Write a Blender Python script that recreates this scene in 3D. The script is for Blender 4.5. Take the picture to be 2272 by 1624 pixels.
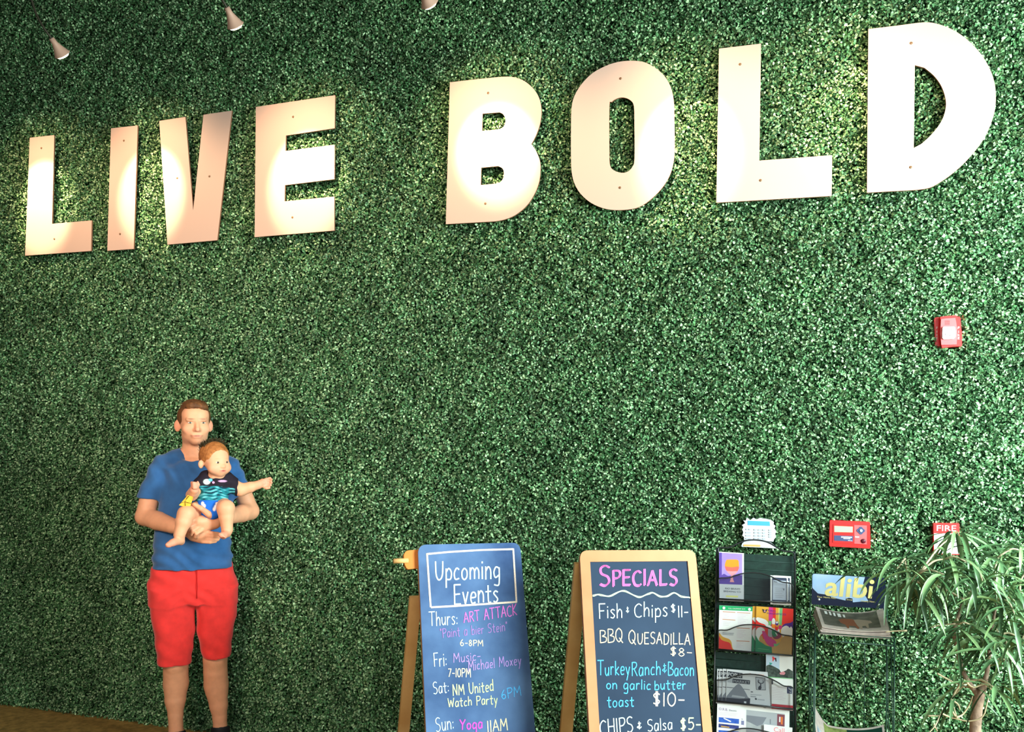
import bpy, math, random, zlib
import numpy as np
from mathutils import Vector
from mathutils.geometry import tessellate_polygon

for o in list(bpy.data.objects):
    bpy.data.objects.remove(o)
SC = bpy.context.scene
COL = SC.collection
random.seed(7)

# ------------------------------------------------------------------ camera
CAM = np.array([0.0, -3.7136, 1.5])
FPX, CX, CY = 1750.0, 1136.0, 986.667
YAW, PITCH, ROLL = -0.29184336, 0.02164183, 0.01691258


def cam_axes():
    cy, sy, cp, sp = math.cos(YAW), math.sin(YAW), math.cos(PITCH), math.sin(PITCH)
    cr, sr = math.cos(ROLL), math.sin(ROLL)
    f = np.array([sy * cp, cy * cp, sp])
    r = np.array([cy, -sy, 0.0])
    u = np.cross(r, f)
    return r * cr + u * sr, f, -r * sr + u * cr


RT, FW, UP = cam_axes()
from mathutils import Matrix
cam_data = bpy.data.cameras.new('camera')
cam = bpy.data.objects.new('camera', cam_data)
COL.objects.link(cam)
m = Matrix.Identity(4)
for i in range(3):
    m[i][0] = RT[i]; m[i][1] = UP[i]; m[i][2] = -FW[i]; m[i][3] = CAM[i]
cam.matrix_world = m
cam_data.sensor_fit = 'HORIZONTAL'
cam_data.sensor_width = 36.0
cam_data.lens = FPX / 2272.0 * 36.0
cam_data.shift_y = (CY - 812.0) / 2272.0
cam_data.clip_start = 0.05
SC.camera = cam

# ------------------------------------------------------------------ light, world, exposure
SC.view_settings.view_transform = 'Standard'
SC.view_settings.look = 'None'
SC.view_settings.gamma = 1.0
SC.view_settings.use_curve_mapping = False
SC.view_settings.exposure = 0.13
world = bpy.data.worlds.new('world')
SC.world = world
world.use_nodes = True
world.node_tree.nodes['Background'].inputs[0].default_value = (0.80, 0.93, 0.86, 1)
world.node_tree.nodes['Background'].inputs[1].default_value = 0.13


def area(name, loc, target, sx, sy, power, color, spread=math.pi):
    d = bpy.data.lights.new(name, 'AREA')
    d.shape = 'RECTANGLE'; d.size = sx; d.size_y = sy
    d.energy = power; d.color = color; d.spread = spread
    o = bpy.data.objects.new(name, d)
    COL.objects.link(o)
    o.location = loc
    o.rotation_euler = (Vector(target) - Vector(loc)).to_track_quat('-Z', 'Y').to_euler()
    return o


area('window_daylight', (2.4, -1.6, 1.95), (-0.4, 0.0, 1.65), 1.6, 1.5, 320, (0.80, 1.0, 0.95))
area('front_fill', (1.6, -6.4, 2.2), (-0.4, 0, 1.6), 3.5, 2.2, 90, (0.92, 1.0, 0.96))  # added fill light from behind the camera; no window is known there
area('warm_fill', (-1.4, -4.4, 2.9), (-2.65, -0.35, 1.65), 1.0, 0.7, 13, (1.0, 0.80, 0.62), 0.9)  # added warm fill, narrowed and aimed at the man; no fixture seen
LAMP_SPOTS = [(-4.02, 2.99), (-3.24, 3.00), (-2.25, 2.98), (-1.30, 3.03), (-0.28, 2.94), (0.42, 3.02)]
LAMP_POWER = [36, 34, 37, 40, 33, 30]
LAMP_COLOR = (1.0, 0.69, 0.41)


def ray(px, py):
    return FW + RT * (px - CX) / FPX - UP * (py - CY) / FPX


def onY(px, py, Y):
    d = ray(px, py)
    return CAM + d * (Y - CAM[1]) / d[1]


def onPlane(px, py, p0, n):
    d = ray(px, py)
    return CAM + d * (np.dot(np.asarray(p0) - CAM, n) / np.dot(d, n))


# ------------------------------------------------------------------ materials
def lin(c):
    c = np.asarray(c, float) / 255.0
    return np.where(c <= 0.04045, c / 12.92, ((c + 0.055) / 1.055) ** 2.4)


MATS = {}


def mat(name, rgb, rough=0.6, spec=0.4, metal=0.0, var=0.0, scale=20.0, bump=0.0, bscale=200.0, emit=0.0, alpha=1.0, sheen=0.0, rgb2=None):
    """procedural material: principled + noise colour variation + noise bump (rgb in sRGB 0-255)"""
    if name in MATS:
        return MATS[name]
    M = bpy.data.materials.new(name)
    M.use_nodes = True
    nt = M.node_tree
    b = nt.nodes['Principled BSDF']
    c = lin(rgb)
    b.inputs['Base Color'].default_value = (*c, 1)
    b.inputs['Roughness'].default_value = rough
    b.inputs['Specular IOR Level'].default_value = spec
    b.inputs['Metallic'].default_value = metal
    if sheen:
        b.inputs['Sheen Weight'].default_value = sheen
    tc = nt.nodes.new('ShaderNodeTexCoord')
    if var > 0 or rgb2 is not None:
        n = nt.nodes.new('ShaderNodeTexNoise')
        n.inputs['Scale'].default_value = scale
        n.inputs['Detail'].default_value = 5
        nt.links.new(tc.outputs['Object'], n.inputs['Vector'])
        rp = nt.nodes.new('ShaderNodeValToRGB')
        rp.color_ramp.elements[0].position = 0.33
        rp.color_ramp.elements[1].position = 0.67
        c2 = lin(rgb2) if rgb2 is not None else np.clip(c * (1 + var), 0, 1)
        c1 = c if rgb2 is not None else c * (1 - var)
        rp.color_ramp.elements[0].color = (*c1, 1)
        rp.color_ramp.elements[1].color = (*c2, 1)
        nt.links.new(n.outputs['Fac'], rp.inputs['Fac'])
        nt.links.new(rp.outputs['Color'], b.inputs['Base Color'])
    if bump > 0:
        n2 = nt.nodes.new('ShaderNodeTexNoise')
        n2.inputs['Scale'].default_value = bscale
        n2.inputs['Detail'].default_value = 4
        nt.links.new(tc.outputs['Object'], n2.inputs['Vector'])
        bp = nt.nodes.new('ShaderNodeBump')
        bp.inputs['Strength'].default_value = bump
        bp.inputs['Distance'].default_value = 0.004
        nt.links.new(n2.outputs['Fac'], bp.inputs['Height'])
        nt.links.new(bp.outputs['Normal'], b.inputs['Normal'])
    if emit > 0:
        b.inputs['Emission Color'].default_value = (*c, 1)
        b.inputs['Emission Strength'].default_value = emit
    if alpha < 1:
        b.inputs['Alpha'].default_value = alpha
    MATS[name] = M
    return M


def attr_mat(name, rough=0.5, spec=0.35, var=0.06, scale=60, bump=0.15, bscale=300, sss=0.0):
    """principled reading the mesh colour attribute 'Col' (skin tones, printed cloth)"""
    M = bpy.data.materials.new(name)
    M.use_nodes = True
    nt = M.node_tree
    b = nt.nodes['Principled BSDF']
    b.inputs['Roughness'].default_value = rough
    b.inputs['Specular IOR Level'].default_value = spec
    if sss:
        b.inputs['Subsurface Weight'].default_value = sss
        b.inputs['Subsurface Radius'].default_value = (0.012, 0.005, 0.003)
    a = nt.nodes.new('ShaderNodeAttribute'); a.attribute_name = 'Col'
    tc = nt.nodes.new('ShaderNodeTexCoord')
    n = nt.nodes.new('ShaderNodeTexNoise'); n.inputs['Scale'].default_value = scale; n.inputs['Detail'].default_value = 4
    nt.links.new(tc.outputs['Object'], n.inputs['Vector'])
    mr = nt.nodes.new('ShaderNodeMapRange')
    mr.inputs[1].default_value = 0.3; mr.inputs[2].default_value = 0.7
    mr.inputs[3].default_value = 1 - var; mr.inputs[4].default_value = 1 + var
    nt.links.new(n.outputs['Fac'], mr.inputs[0])
    vm = nt.nodes.new('ShaderNodeVectorMath'); vm.operation = 'SCALE'
    nt.links.new(a.outputs['Color'], vm.inputs[0]); nt.links.new(mr.outputs[0], vm.inputs['Scale'])
    nt.links.new(vm.outputs[0], b.inputs['Base Color'])
    n2 = nt.nodes.new('ShaderNodeTexNoise'); n2.inputs['Scale'].default_value = bscale
    nt.links.new(tc.outputs['Object'], n2.inputs['Vector'])
    bp = nt.nodes.new('ShaderNodeBump'); bp.inputs['Strength'].default_value = bump; bp.inputs['Distance'].default_value = 0.002
    nt.links.new(n2.outputs['Fac'], bp.inputs['Height']); nt.links.new(bp.outputs['Normal'], b.inputs['Normal'])
    return M


# ------------------------------------------------------------------ mesh builder
class MB:
    def __init__(s):
        s.v = []; s.f = []; s.m = []; s.mats = []; s.smooth = []

    def mi(s, m):
        if m not in s.mats:
            s.mats.append(m)
        return s.mats.index(m)

    def add(s, verts, faces, m, smooth=False):
        k = len(s.v); i = s.mi(m)
        s.v += [tuple(map(float, p)) for p in verts]
        for f in faces:
            s.f.append(tuple(k + q for q in f)); s.m.append(i); s.smooth.append(smooth)

    def box(s, o, u, v, n, m):
        """box from corner o with edge vectors u, v, n"""
        o, u, v, n = (np.asarray(a, float) for a in (o, u, v, n))
        P = [o, o + u, o + u + v, o + v, o + n, o + u + n, o + u + v + n, o + v + n]
        F = [(0, 3, 2, 1), (4, 5, 6, 7), (0, 1, 5, 4), (1, 2, 6, 5), (2, 3, 7, 6), (3, 0, 4, 7)]
        if np.dot(np.cross(u, v), n) < 0:
            F = [f[::-1] for f in F]
        s.add(P, F, m)

    def cbox(s, c, sx, sy, sz, m):
        s.box((c[0] - sx / 2, c[1] - sy / 2, c[2] - sz / 2), (sx, 0, 0), (0, sy, 0), (0, 0, sz), m)

    def prism(s, loops, n, th, m, mside=None, back=True):
        """loops: 3-D point loops (outer, holes...) on one plane; extruded by -n*th behind the face"""
        n = np.asarray(n, float)
        flat = [np.asarray(p, float) for L in loops for p in L]
        tri = tessellate_polygon([[Vector(p) for p in L] for L in loops])
        T = []
        for t in tri:
            a, b, c = (flat[i] for i in t)
            T.append(tuple(t) if np.dot(np.cross(b - a, c - a), n) > 0 else tuple(t[::-1]))
        s.add(flat, T, m)
        if th > 0:
            bk = [p - n * th for p in flat]
            if back:
                s.add(bk, [t[::-1] for t in T], mside or m)
            k = 0
            for L in loops:
                N = len(L)
                P = flat[k:k + N] + bk[k:k + N]
                s.add(P, [(i, (i + 1) % N, N + (i + 1) % N, N + i) for i in range(N)], mside or m)
                k += N

    def tube(s, path, r, m, seg=8, caps=True, closed=False, flat=1.0):
        P = [np.asarray(p, float) for p in path]
        N = len(P)
        rs = r if hasattr(r, '__len__') else [r] * N
        T = []
        for i in range(N):
            a = P[i - 1] if (i > 0 or closed) else P[i]
            b = P[(i + 1) % N] if (i < N - 1 or closed) else P[i]
            t = b - a
            T.append(t / (np.linalg.norm(t) + 1e-12))
        ref = np.array([0, 0, 1.0]) if abs(T[0][2]) < 0.9 else np.array([1.0, 0, 0])
        x = np.cross(T[0], ref); x /= np.linalg.norm(x)
        V = []
        for i in range(N):
            x = x - T[i] * np.dot(x, T[i]); x /= np.linalg.norm(x) + 1e-12
            y = np.cross(T[i], x)
            for k in range(seg):
                a = 2 * math.pi * k / seg
                V.append(P[i] + (x * math.cos(a) + y * flat * math.sin(a)) * rs[i])
        F = []
        for i in range(N if closed else N - 1):
            j = (i + 1) % N
            for k in range(seg):
                k2 = (k + 1) % seg
                F.append((i * seg + k, i * seg + k2, j * seg + k2, j * seg + k))
        if caps and not closed:
            F.append(tuple(range(seg - 1, -1, -1)))
            F.append(tuple((N - 1) * seg + k for k in range(seg)))
        s.add(V, F, m, True)

    def lathe(s, c, axis, prof, m, seg=24):
        """prof: (radius, distance along axis)"""
        c = np.asarray(c, float); t = np.asarray(axis, float); t = t / np.linalg.norm(t)
        ref = np.array([0, 0, 1.0]) if abs(t[2]) < 0.9 else np.array([1.0, 0, 0])
        x = np.cross(t, ref); x /= np.linalg.norm(x); y = np.cross(t, x)
        V = []
        for r, h in prof:
            for k in range(seg):
                a = 2 * math.pi * k / seg
                V.append(c + t * h + (x * math.cos(a) + y * math.sin(a)) * max(r, 1e-5))
        F = []
        for i in range(len(prof) - 1):
            for k in range(seg):
                k2 = (k + 1) % seg
                F.append((i * seg + k, i * seg + k2, (i + 1) * seg + k2, (i + 1) * seg + k))
        F.append(tuple(range(seg - 1, -1, -1)))
        F.append(tuple((len(prof) - 1) * seg + k for k in range(seg)))
        s.add(V, F, m, True)

    def ellipsoid(s, c, r, m, axes=None, nu=16, nv=10):
        A = np.eye(3) if axes is None else np.asarray(axes, float)
        c = np.asarray(c, float)
        V = []
        for j in range(nv + 1):
            th = math.pi * j / nv
            for i in range(nu):
                ph = 2 * math.pi * i / nu
                q = np.array([math.sin(th) * math.cos(ph) * r[0], math.sin(th) * math.sin(ph) * r[1], math.cos(th) * r[2]])
                V.append(c + A.T @ q)
        F = [(j * nu + i, (j + 1) * nu + i, (j + 1) * nu + (i + 1) % nu, j * nu + (i + 1) % nu) for j in range(nv) for i in range(nu)]
        s.add(V, F, m, True)

    def ribbon(s, pts, w, n, m):
        """flat stroke of width w lying on a plane with normal n"""
        P = [np.asarray(p, float) for p in pts]
        n = np.asarray(n, float)
        V = []
        for i, p in enumerate(P):
            t = P[min(i + 1, len(P) - 1)] - P[max(i - 1, 0)]
            t = t / (np.linalg.norm(t) + 1e-12)
            sd = np.cross(n, t)
            V += [p + sd * w / 2, p - sd * w / 2]
        F = [(2 * i, 2 * i + 1, 2 * i + 3, 2 * i + 2) for i in range(len(P) - 1)]
        s.add(V, F, m)

    def grid(s, rows, m, th=None, smooth=True):
        R, Cn = len(rows), len(rows[0])
        V = [p for r in rows for p in r]
        F = [(i * Cn + j, i * Cn + j + 1, (i + 1) * Cn + j + 1, (i + 1) * Cn + j) for i in range(R - 1) for j in range(Cn - 1)]
        s.add(V, F, m, smooth)
        if th is not None:
            V2 = [np.asarray(p, float) + th for p in V]
            s.add(V2, [f[::-1] for f in F], m, smooth)
            k = R * Cn
            edge = [j for j in range(Cn)] + [i * Cn + Cn - 1 for i in range(1, R)] + [(R - 1) * Cn + j for j in range(Cn - 2, -1, -1)] + [i * Cn for i in range(R - 2, 0, -1)]
            E = len(edge)
            s.add([V[e] for e in edge] + [V2[e] for e in edge], [(i, E + i, E + (i + 1) % E, (i + 1) % E) for i in range(E)], m)

    def build(s, name, parent=None, root=None, origin=None):
        me = bpy.data.meshes.new(name)
        V = np.array(s.v, float)
        if root is not None:
            off = np.array(root.location)
        elif origin is not None:
            off = np.asarray(origin, float)
        else:
            off = np.array([V[:, 0].mean(), V[:, 1].mean(), V[:, 2].min()])
        me.from_pydata([tuple(p) for p in V - off], [], s.f)
        for q in s.mats:
            me.materials.append(q)
        me.polygons.foreach_set('material_index', s.m)
        me.polygons.foreach_set('use_smooth', s.smooth)
        me.update()
        o = bpy.data.objects.new(name, me)
        COL.objects.link(o)
        if parent is not None:
            o.parent = parent
        else:
            o.location = off
        return o


def tag(o, label, cat, group=None, kind=None):
    if label: o['label'] = label
    if cat: o['category'] = cat
    if group: o['group'] = group
    if kind: o['kind'] = kind
    return o


def thing(name, label, cat, loc, group=None):
    o = bpy.data.objects.new(name, None)
    o.empty_display_size = 0.05
    COL.objects.link(o)
    o.location = loc
    return tag(o, label, cat, group)


def struct(o):
    o['kind'] = 'structure'
    return o


def smooth(pts, n=4, closed=False):
    P = [np.asarray(p, float) for p in pts]
    N = len(P)
    if N < 3:
        return P
    out = []
    for i in range(N if closed else N - 1):
        p0 = P[(i - 1) % N] if (closed or i > 0) else P[i]
        p1 = P[i]; p2 = P[(i + 1) % N]
        p3 = P[(i + 2) % N] if (closed or i + 2 < N) else p2
        for k in range(n):
            t = k / n
            out.append(0.5 * (2 * p1 + (p2 - p0) * t + (2 * p0 - 5 * p1 + 4 * p2 - p3) * t * t + (3 * p1 - p0 - 3 * p2 + p3) * t ** 3))
    if not closed:
        out.append(P[-1])
    return out


def rounded(pts, r, n=5):
    """2-D polygon with rounded corners; r per corner or one value"""
    N = len(pts); out = []
    for i in range(N):
        p = np.asarray(pts[i], float); a = np.asarray(pts[i - 1], float); b = np.asarray(pts[(i + 1) % N], float)
        ri = r[i] if hasattr(r, '__len__') else r
        if ri <= 0:
            out.append(p); continue
        ua = (a - p) / np.linalg.norm(a - p); ub = (b - p) / np.linalg.norm(b - p)
        A = p + ua * ri; B = p + ub * ri
        for k in range(n + 1):
            t = k / n
            out.append((1 - t) ** 2 * A + 2 * t * (1 - t) * p + t * t * B)
    return out


def ellipse2(c, rx, ry, n=20, a0=0, a1=2 * math.pi):
    full = abs(a1 - a0 - 2 * math.pi) < 1e-6
    return [np.array([c[0] + rx * math.cos(a0 + (a1 - a0) * k / (n if full else n - 1)), c[1] + ry * math.sin(a0 + (a1 - a0) * k / (n if full else n - 1))]) for k in range(n)]


_txt = {}


def text_mesh(s, bold=0.0):
    """built-in vector font -> (2-D verts, faces, width, cap height)"""
    key = (s, bold)
    if key not in _txt:
        cu = bpy.data.curves.new('t', 'FONT'); cu.body = s; cu.resolution_u = 3; cu.offset = bold
        ob = bpy.data.objects.new('t', cu); COL.objects.link(ob)
        me = ob.to_mesh()
        V = np.array([v.co[:2] for v in me.vertices]); F = [tuple(p.vertices) for p in me.polygons]
        ob.to_mesh_clear()
        bpy.data.objects.remove(ob); bpy.data.curves.remove(cu)
        V[:, 0] -= V[:, 0].min()
        _txt[key] = (V, F, V[:, 0].max())
    return _txt[key]


def put_text(mb, s, p0, p1, up, n, m, bold=0.0):
    """text with its baseline from p0 to p1 (3-D); up = vector of the cap height"""
    V, F, w = text_mesh(s, bold)
    p0 = np.asarray(p0, float); p1 = np.asarray(p1, float); up = np.asarray(up, float)
    P = [p0 + (p1 - p0) * x / w + up * y / 0.69 for x, y in V]
    n = np.asarray(n, float)
    G = []
    for f in F:
        a, b, c = P[f[0]], P[f[1]], P[f[2]]
        G.append(f if np.dot(np.cross(b - a, c - a), n) > 0 else f[::-1])
    mb.add(P, G, m)


# ------------------------------------------------------------------ room shell
M_floor = mat('brown_floor', (176, 138, 74), 0.75, 0.25, rgb2=(128, 102, 54), scale=30, bump=0.6, bscale=220)
mb = MB(); mb.box((-6.5, -7.5, -0.05), (11, 0, 0), (0, 7.65, 0), (0, 0, 0.05), M_floor)
struct(mb.build('floor'))
M_back = mat('panel_backing', (20, 48, 26), 0.9, 0.1, var=0.3, scale=40)
mb = MB(); mb.box((-6.5, 0.0, 0.0), (11, 0, 0), (0, 0.15, 0), (0, 0, 4.9), M_back)
struct(mb.build('wall_back'))
M_black = mat('black_metal', (26, 27, 26), 0.45, 0.5)
mb = MB(); mb.tube([(-6.0, -0.95, 4.62), (2.5, -0.95, 4.62)], 0.02, M_black, 10)
struct(mb.build('trim_1'))

# ------------------------------------------------------------------ boxwood leaves
DEVICE_RECTS = []      # wall rectangles cut out of the leaves: x0, x1, z0, z1


def wall_rect(x0, y0, x1, y1, Y=-0.05):
    a = onY(x0, y0, Y); b = onY(x1, y1, Y)
    return min(a[0], b[0]), max(a[0], b[0]), min(a[2], b[2]), max(a[2], b[2])


for r in [(1648, 1152, 1722, 1214), (1842, 1158, 1931, 1214), (2078, 704, 2136, 770), (2071, 1161, 2130, 1230)]:
    DEVICE_RECTS.append(wall_rect(*r))


def build_hedge(N=1050000, seed=3):
    rng = np.random.default_rng(seed)
    x = rng.uniform(-4.95, 1.7, N); z = rng.uniform(0.0, 4.5, N)
    # clumps: the panels bulge here and there
    cl = (np.sin(x * 23 + 1.3 * np.sin(z * 9)) * np.sin(z * 27 + 1.7 * np.sin(x * 11)) + np.sin(x * 61 + z * 13) * np.sin(z * 53 - x * 17)) * 0.25 + 0.5
    seam = np.minimum(np.abs(((x + 0.13) % 0.5) - 0.25), np.abs(((z + 0.06) % 0.5) - 0.25))
    u = rng.random(N)
    y = -(0.006 + (0.030 + 0.026 * cl) * u ** 0.75)
    keep = np.ones(N, bool)
    for x0, x1, z0, z1 in DEVICE_RECTS:
        keep &= ~((x > x0 + 0.001) & (x < x1 - 0.001) & (z > z0 + 0.001) & (z < z1 - 0.001))
    x, y, z, cl = x[keep], y[keep], z[keep], cl[keep]; N = len(x)
    n = rng.normal(size=(N, 3)); n /= np.linalg.norm(n, axis=1)[:, None]
    n = n * 0.95 + np.array([0, -0.85, 0.22]); n /= np.linalg.norm(n, axis=1)[:, None]
    t = rng.normal(size=(N, 3)); t -= n * (t * n).sum(1)[:, None]; t /= np.linalg.norm(t, axis=1)[:, None]
    s = np.cross(n, t)
    L = 0.0132 * rng.uniform(0.7, 1.3, N); W = L * rng.uniform(0.55, 0.8, N)
    c = np.stack([x, y, z], 1)
    V = np.empty((N, 6, 3), np.float32)
    fold = rng.uniform(0.1, 0.35, N) * W

    def P(a, b, h):
        return c + t * (L * a)[:, None] + s * (W * b)[:, None] + n * (fold * h)[:, None]
    V[:, 0] = P(-0.5, 0, 0); V[:, 1] = P(-0.12, 0.5, 1); V[:, 2] = P(0.24, 0.42, 1)
    V[:, 3] = P(0.5, 0, 0); V[:, 4] = P(0.24, -0.42, 1); V[:, 5] = P(-0.12, -0.5, 1)
    V[:, :, 1] = np.minimum(V[:, :, 1], -0.001)
    base = (np.arange(N) * 6)[:, None]
    F = np.concatenate([base + np.array([0, 5, 4, 3]), base + np.array([0, 3, 2, 1])], 1).reshape(-1, 4)
    me = bpy.data.meshes.new('boxwood_leaves')
    me.vertices.add(N * 6); me.vertices.foreach_set('co', V.reshape(-1))
    nf = len(F)
    me.loops.add(nf * 4); me.loops.foreach_set('vertex_index', F.reshape(-1).astype(np.int32))
    me.polygons.add(nf); me.polygons.foreach_set('loop_start', (np.arange(nf) * 4).astype(np.int32))
    me.update(calc_edges=True)
    at = me.attributes.new('rnd', 'FLOAT', 'POINT')
    at.data.foreach_set('value', np.repeat(rng.random(N), 6).astype(np.float32))
    M = bpy.data.materials.new('boxwood_leaf'); M.use_nodes = True
    nt = M.node_tree; b = nt.nodes['Principled BSDF']
    b.inputs['Roughness'].default_value = 0.48
    b.inputs['Specular IOR Level'].default_value = 0.45
    a = nt.nodes.new('ShaderNodeAttribute'); a.attribute_name = 'rnd'
    rp = nt.nodes.new('ShaderNodeValToRGB')
    e = rp.color_ramp.elements
    e[0].position = 0.0; e[0].color = (*lin((36, 68, 38)), 1)
    e[1].position = 1.0; e[1].color = (*lin((174, 204, 158)), 1)
    k = e.new(0.55); k.color = (*lin((80, 132, 82)), 1)
    nt.links.new(a.outputs['Fac'], rp.inputs['Fac'])
    # patches of paler, younger growth
    tc = nt.nodes.new('ShaderNodeTexCoord'); no = nt.nodes.new('ShaderNodeTexNoise')
    no.inputs['Scale'].default_value = 5.5; no.inputs['Detail'].default_value = 5
    nt.links.new(tc.outputs['Object'], no.inputs['Vector'])
    mr = nt.nodes.new('ShaderNodeMapRange')
    mr.inputs[1].default_value = 0.32; mr.inputs[2].default_value = 0.7; mr.inputs[3].default_value = 0.72; mr.inputs[4].default_value = 1.3
    nt.links.new(no.outputs['Fac'], mr.inputs[0])
    vm = nt.nodes.new('ShaderNodeVectorMath'); vm.operation = 'SCALE'
    nt.links.new(rp.outputs['Color'], vm.inputs[0]); nt.links.new(mr.outputs[0], vm.inputs['Scale'])
    nt.links.new(vm.outputs[0], b.inputs['Base Color'])
    me.materials.append(M)
    o = bpy.data.objects.new('boxwood_leaves', me); COL.objects.link(o)
    tag(o, 'artificial boxwood leaves covering the whole green wall', 'foliage', kind='stuff')


build_hedge()

# ------------------------------------------------------------------ wall letters
M_letter = mat('painted_board', (206, 174, 160), 0.55, 0.3)
M_ledge = mat('letter_edge', (120, 84, 62), 0.8, 0.2)
M_screw = mat('screw_head', (120, 90, 66), 0.4, 0.4)
K1 = lambda x, y: (40 + x / 3.0703, 190 + y / 3.0703)
K2 = lambda x, y: (960 + x / 4.0571, 130 + y / 4.0571)
K3 = lambda x, y: (1560 + x / 3.3412, 30 + y / 3.3412)
LY = -0.078


def letter(ch, label, K, outer, holes, screws, curved=False):
    def S(pts, cv):
        return [onY(*K(*p), LY) for p in pts]
    o3 = [S(outer, 0)] + [S(h, 0) for h in holes]
    z0 = min(p[2] for p in o3[0]); xm = np.mean([p[0] for p in o3[0]])
    root = thing('sign_letter', label, 'letter', (xm, LY, z0), 'cut-out letters of the wall sign')
    mb = MB(); mb.prism(o3, (0, -1, 0), 0.009, M_letter, M_ledge)
    mb.build('letter_board', root, root)
    for sc in screws:
        q = onY(*K(*sc), LY)
        mb = MB(); mb.lathe(q, (0, -1, 0), [(0.006, -0.002), (0.006, 0.0012), (0.003, 0.0022)], M_screw, 10)
        mb.build('screw', root, root)
    # stand-off block that carries the board on the wall
    mb = MB(); mb.cbox((onY(*K(*screws[0]), LY)[0], (LY + 0.009) / 2, onY(*K(*screws[0]), LY)[2]), 0.03, -LY - 0.009, 0.05, M_ledge)
    mb.build('standoff', root, root)


cs = lambda *p: [tuple(q) for q in smooth(p, 4)]
letter('L', 'pinkish white cut-out letter L, the first letter on the far left', K1, [(80, 355), (247, 337), (232, 941), (502, 918), (498, 1126), (48, 1158)], [], [(160, 426), (248, 1044)])
letter('I', 'narrow pinkish white cut-out letter I, second letter of the sign', K1, [(633, 291), (815, 271), (788, 1112), (608, 1125)], [], [(722, 375), (696, 1010)])
letter('V', 'pinkish white cut-out letter V, between the I and the E', K1, [(962, 240), (1140, 213), (1193, 850), (1263, 198), (1457, 170), (1357, 1053), (1018, 1083)], [], [(1085, 630), (1305, 618)])
letter('E', 'pinkish white cut-out letter E with a glaring spot of lamplight', K1, [(1620, 145), (2160, 65), (2157, 290), (1825, 340), (1822, 445), (2157, 402), (2155, 637), (1818, 678), (1816, 788), (2155, 755), (2155, 987), (1612, 1032)], [], [(1875, 213), (1870, 897)])
letter('B', 'pinkish white cut-out letter B lit white in its middle', K2,
       [(155, 213)] + cs((400, 185), (640, 163), (740, 170), (830, 205), (910, 275), (960, 360), (980, 470), (965, 590), (930, 690), (888, 770)) + cs((900, 785), (930, 830), (965, 920), (970, 1010), (955, 1120), (910, 1230), (840, 1330), (740, 1410), (640, 1450), (560, 1465)) + [(118, 1490)],
       [[(448, 495)] + cs((600, 483), (635, 500), (655, 545), (650, 590), (625, 625), (590, 637)) + [(445, 652)], [(437, 982)] + cs((590, 967), (630, 990), (641, 1030), (635, 1075), (610, 1110), (570, 1125)) + [(433, 1138)]],
       [(500, 310), (475, 1305)])
letter('O', 'rounded pinkish white cut-out letter O with a slot-shaped hole', K2,
       [tuple(q) for q in smooth([(1760, 20), (1890, 28), (1990, 75), (2080, 150), (2145, 260), (2170, 380), (2175, 520), (2178, 700), (2178, 840), (2165, 950), (2130, 1060), (2060, 1170), (1960, 1270), (1860, 1335), (1760, 1358), (1640, 1363), (1530, 1345), (1420, 1295), (1330, 1215), (1275, 1120), (1250, 1010), (1245, 850), (1245, 650), (1250, 450), (1275, 340), (1340, 230), (1440, 130), (1560, 65), (1660, 32)], 3, True)],
       [[tuple(q) for q in smooth([(1720, 350), (1780, 375), (1812, 430), (1816, 600), (1817, 900), (1800, 970), (1760, 1015), (1700, 1028), (1630, 1005), (1597, 960), (1590, 850), (1590, 430), (1610, 390), (1660, 358)], 3, True)]],
       [(1692, 180), (1686, 1162)])
letter('L', 'pinkish white cut-out letter L between the O and the D', K3, [(118, 260), (430, 223), (417, 1090), (957, 1050), (953, 1352), (98, 1402)], [], [(275, 377), (426, 1237)])
letter('D', 'largest looking pinkish white cut-out letter, the D at the right end', K3,
       [(1225, 115)] + cs((1450, 88), (1630, 66), (1730, 75), (1850, 120), (1960, 195), (2060, 300), (2130, 420), (2165, 540), (2168, 680), (2140, 800), (2080, 930), (1990, 1050), (1880, 1160), (1750, 1255), (1640, 1300), (1400, 1317)) + [(1215, 1328)],
       [[(1570, 383)] + cs((1640, 402), (1710, 460), (1765, 535), (1795, 620), (1800, 690), (1780, 770), (1740, 840), (1680, 910), (1620, 965)) + [(1562, 997)]],
       [(1543, 220), (1539, 1140)])

# ------------------------------------------------------------------ gooseneck lamps
M_shade = mat('pinkish_lamp_metal', (188, 150, 132), 0.45, 0.4)
M_bulb = mat('glowing_bulb', (255, 226, 176), 0.3, 0.2, emit=14.0)
M_arm = mat('dark_bronze_arm', (44, 40, 26), 0.5, 0.4)


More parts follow.
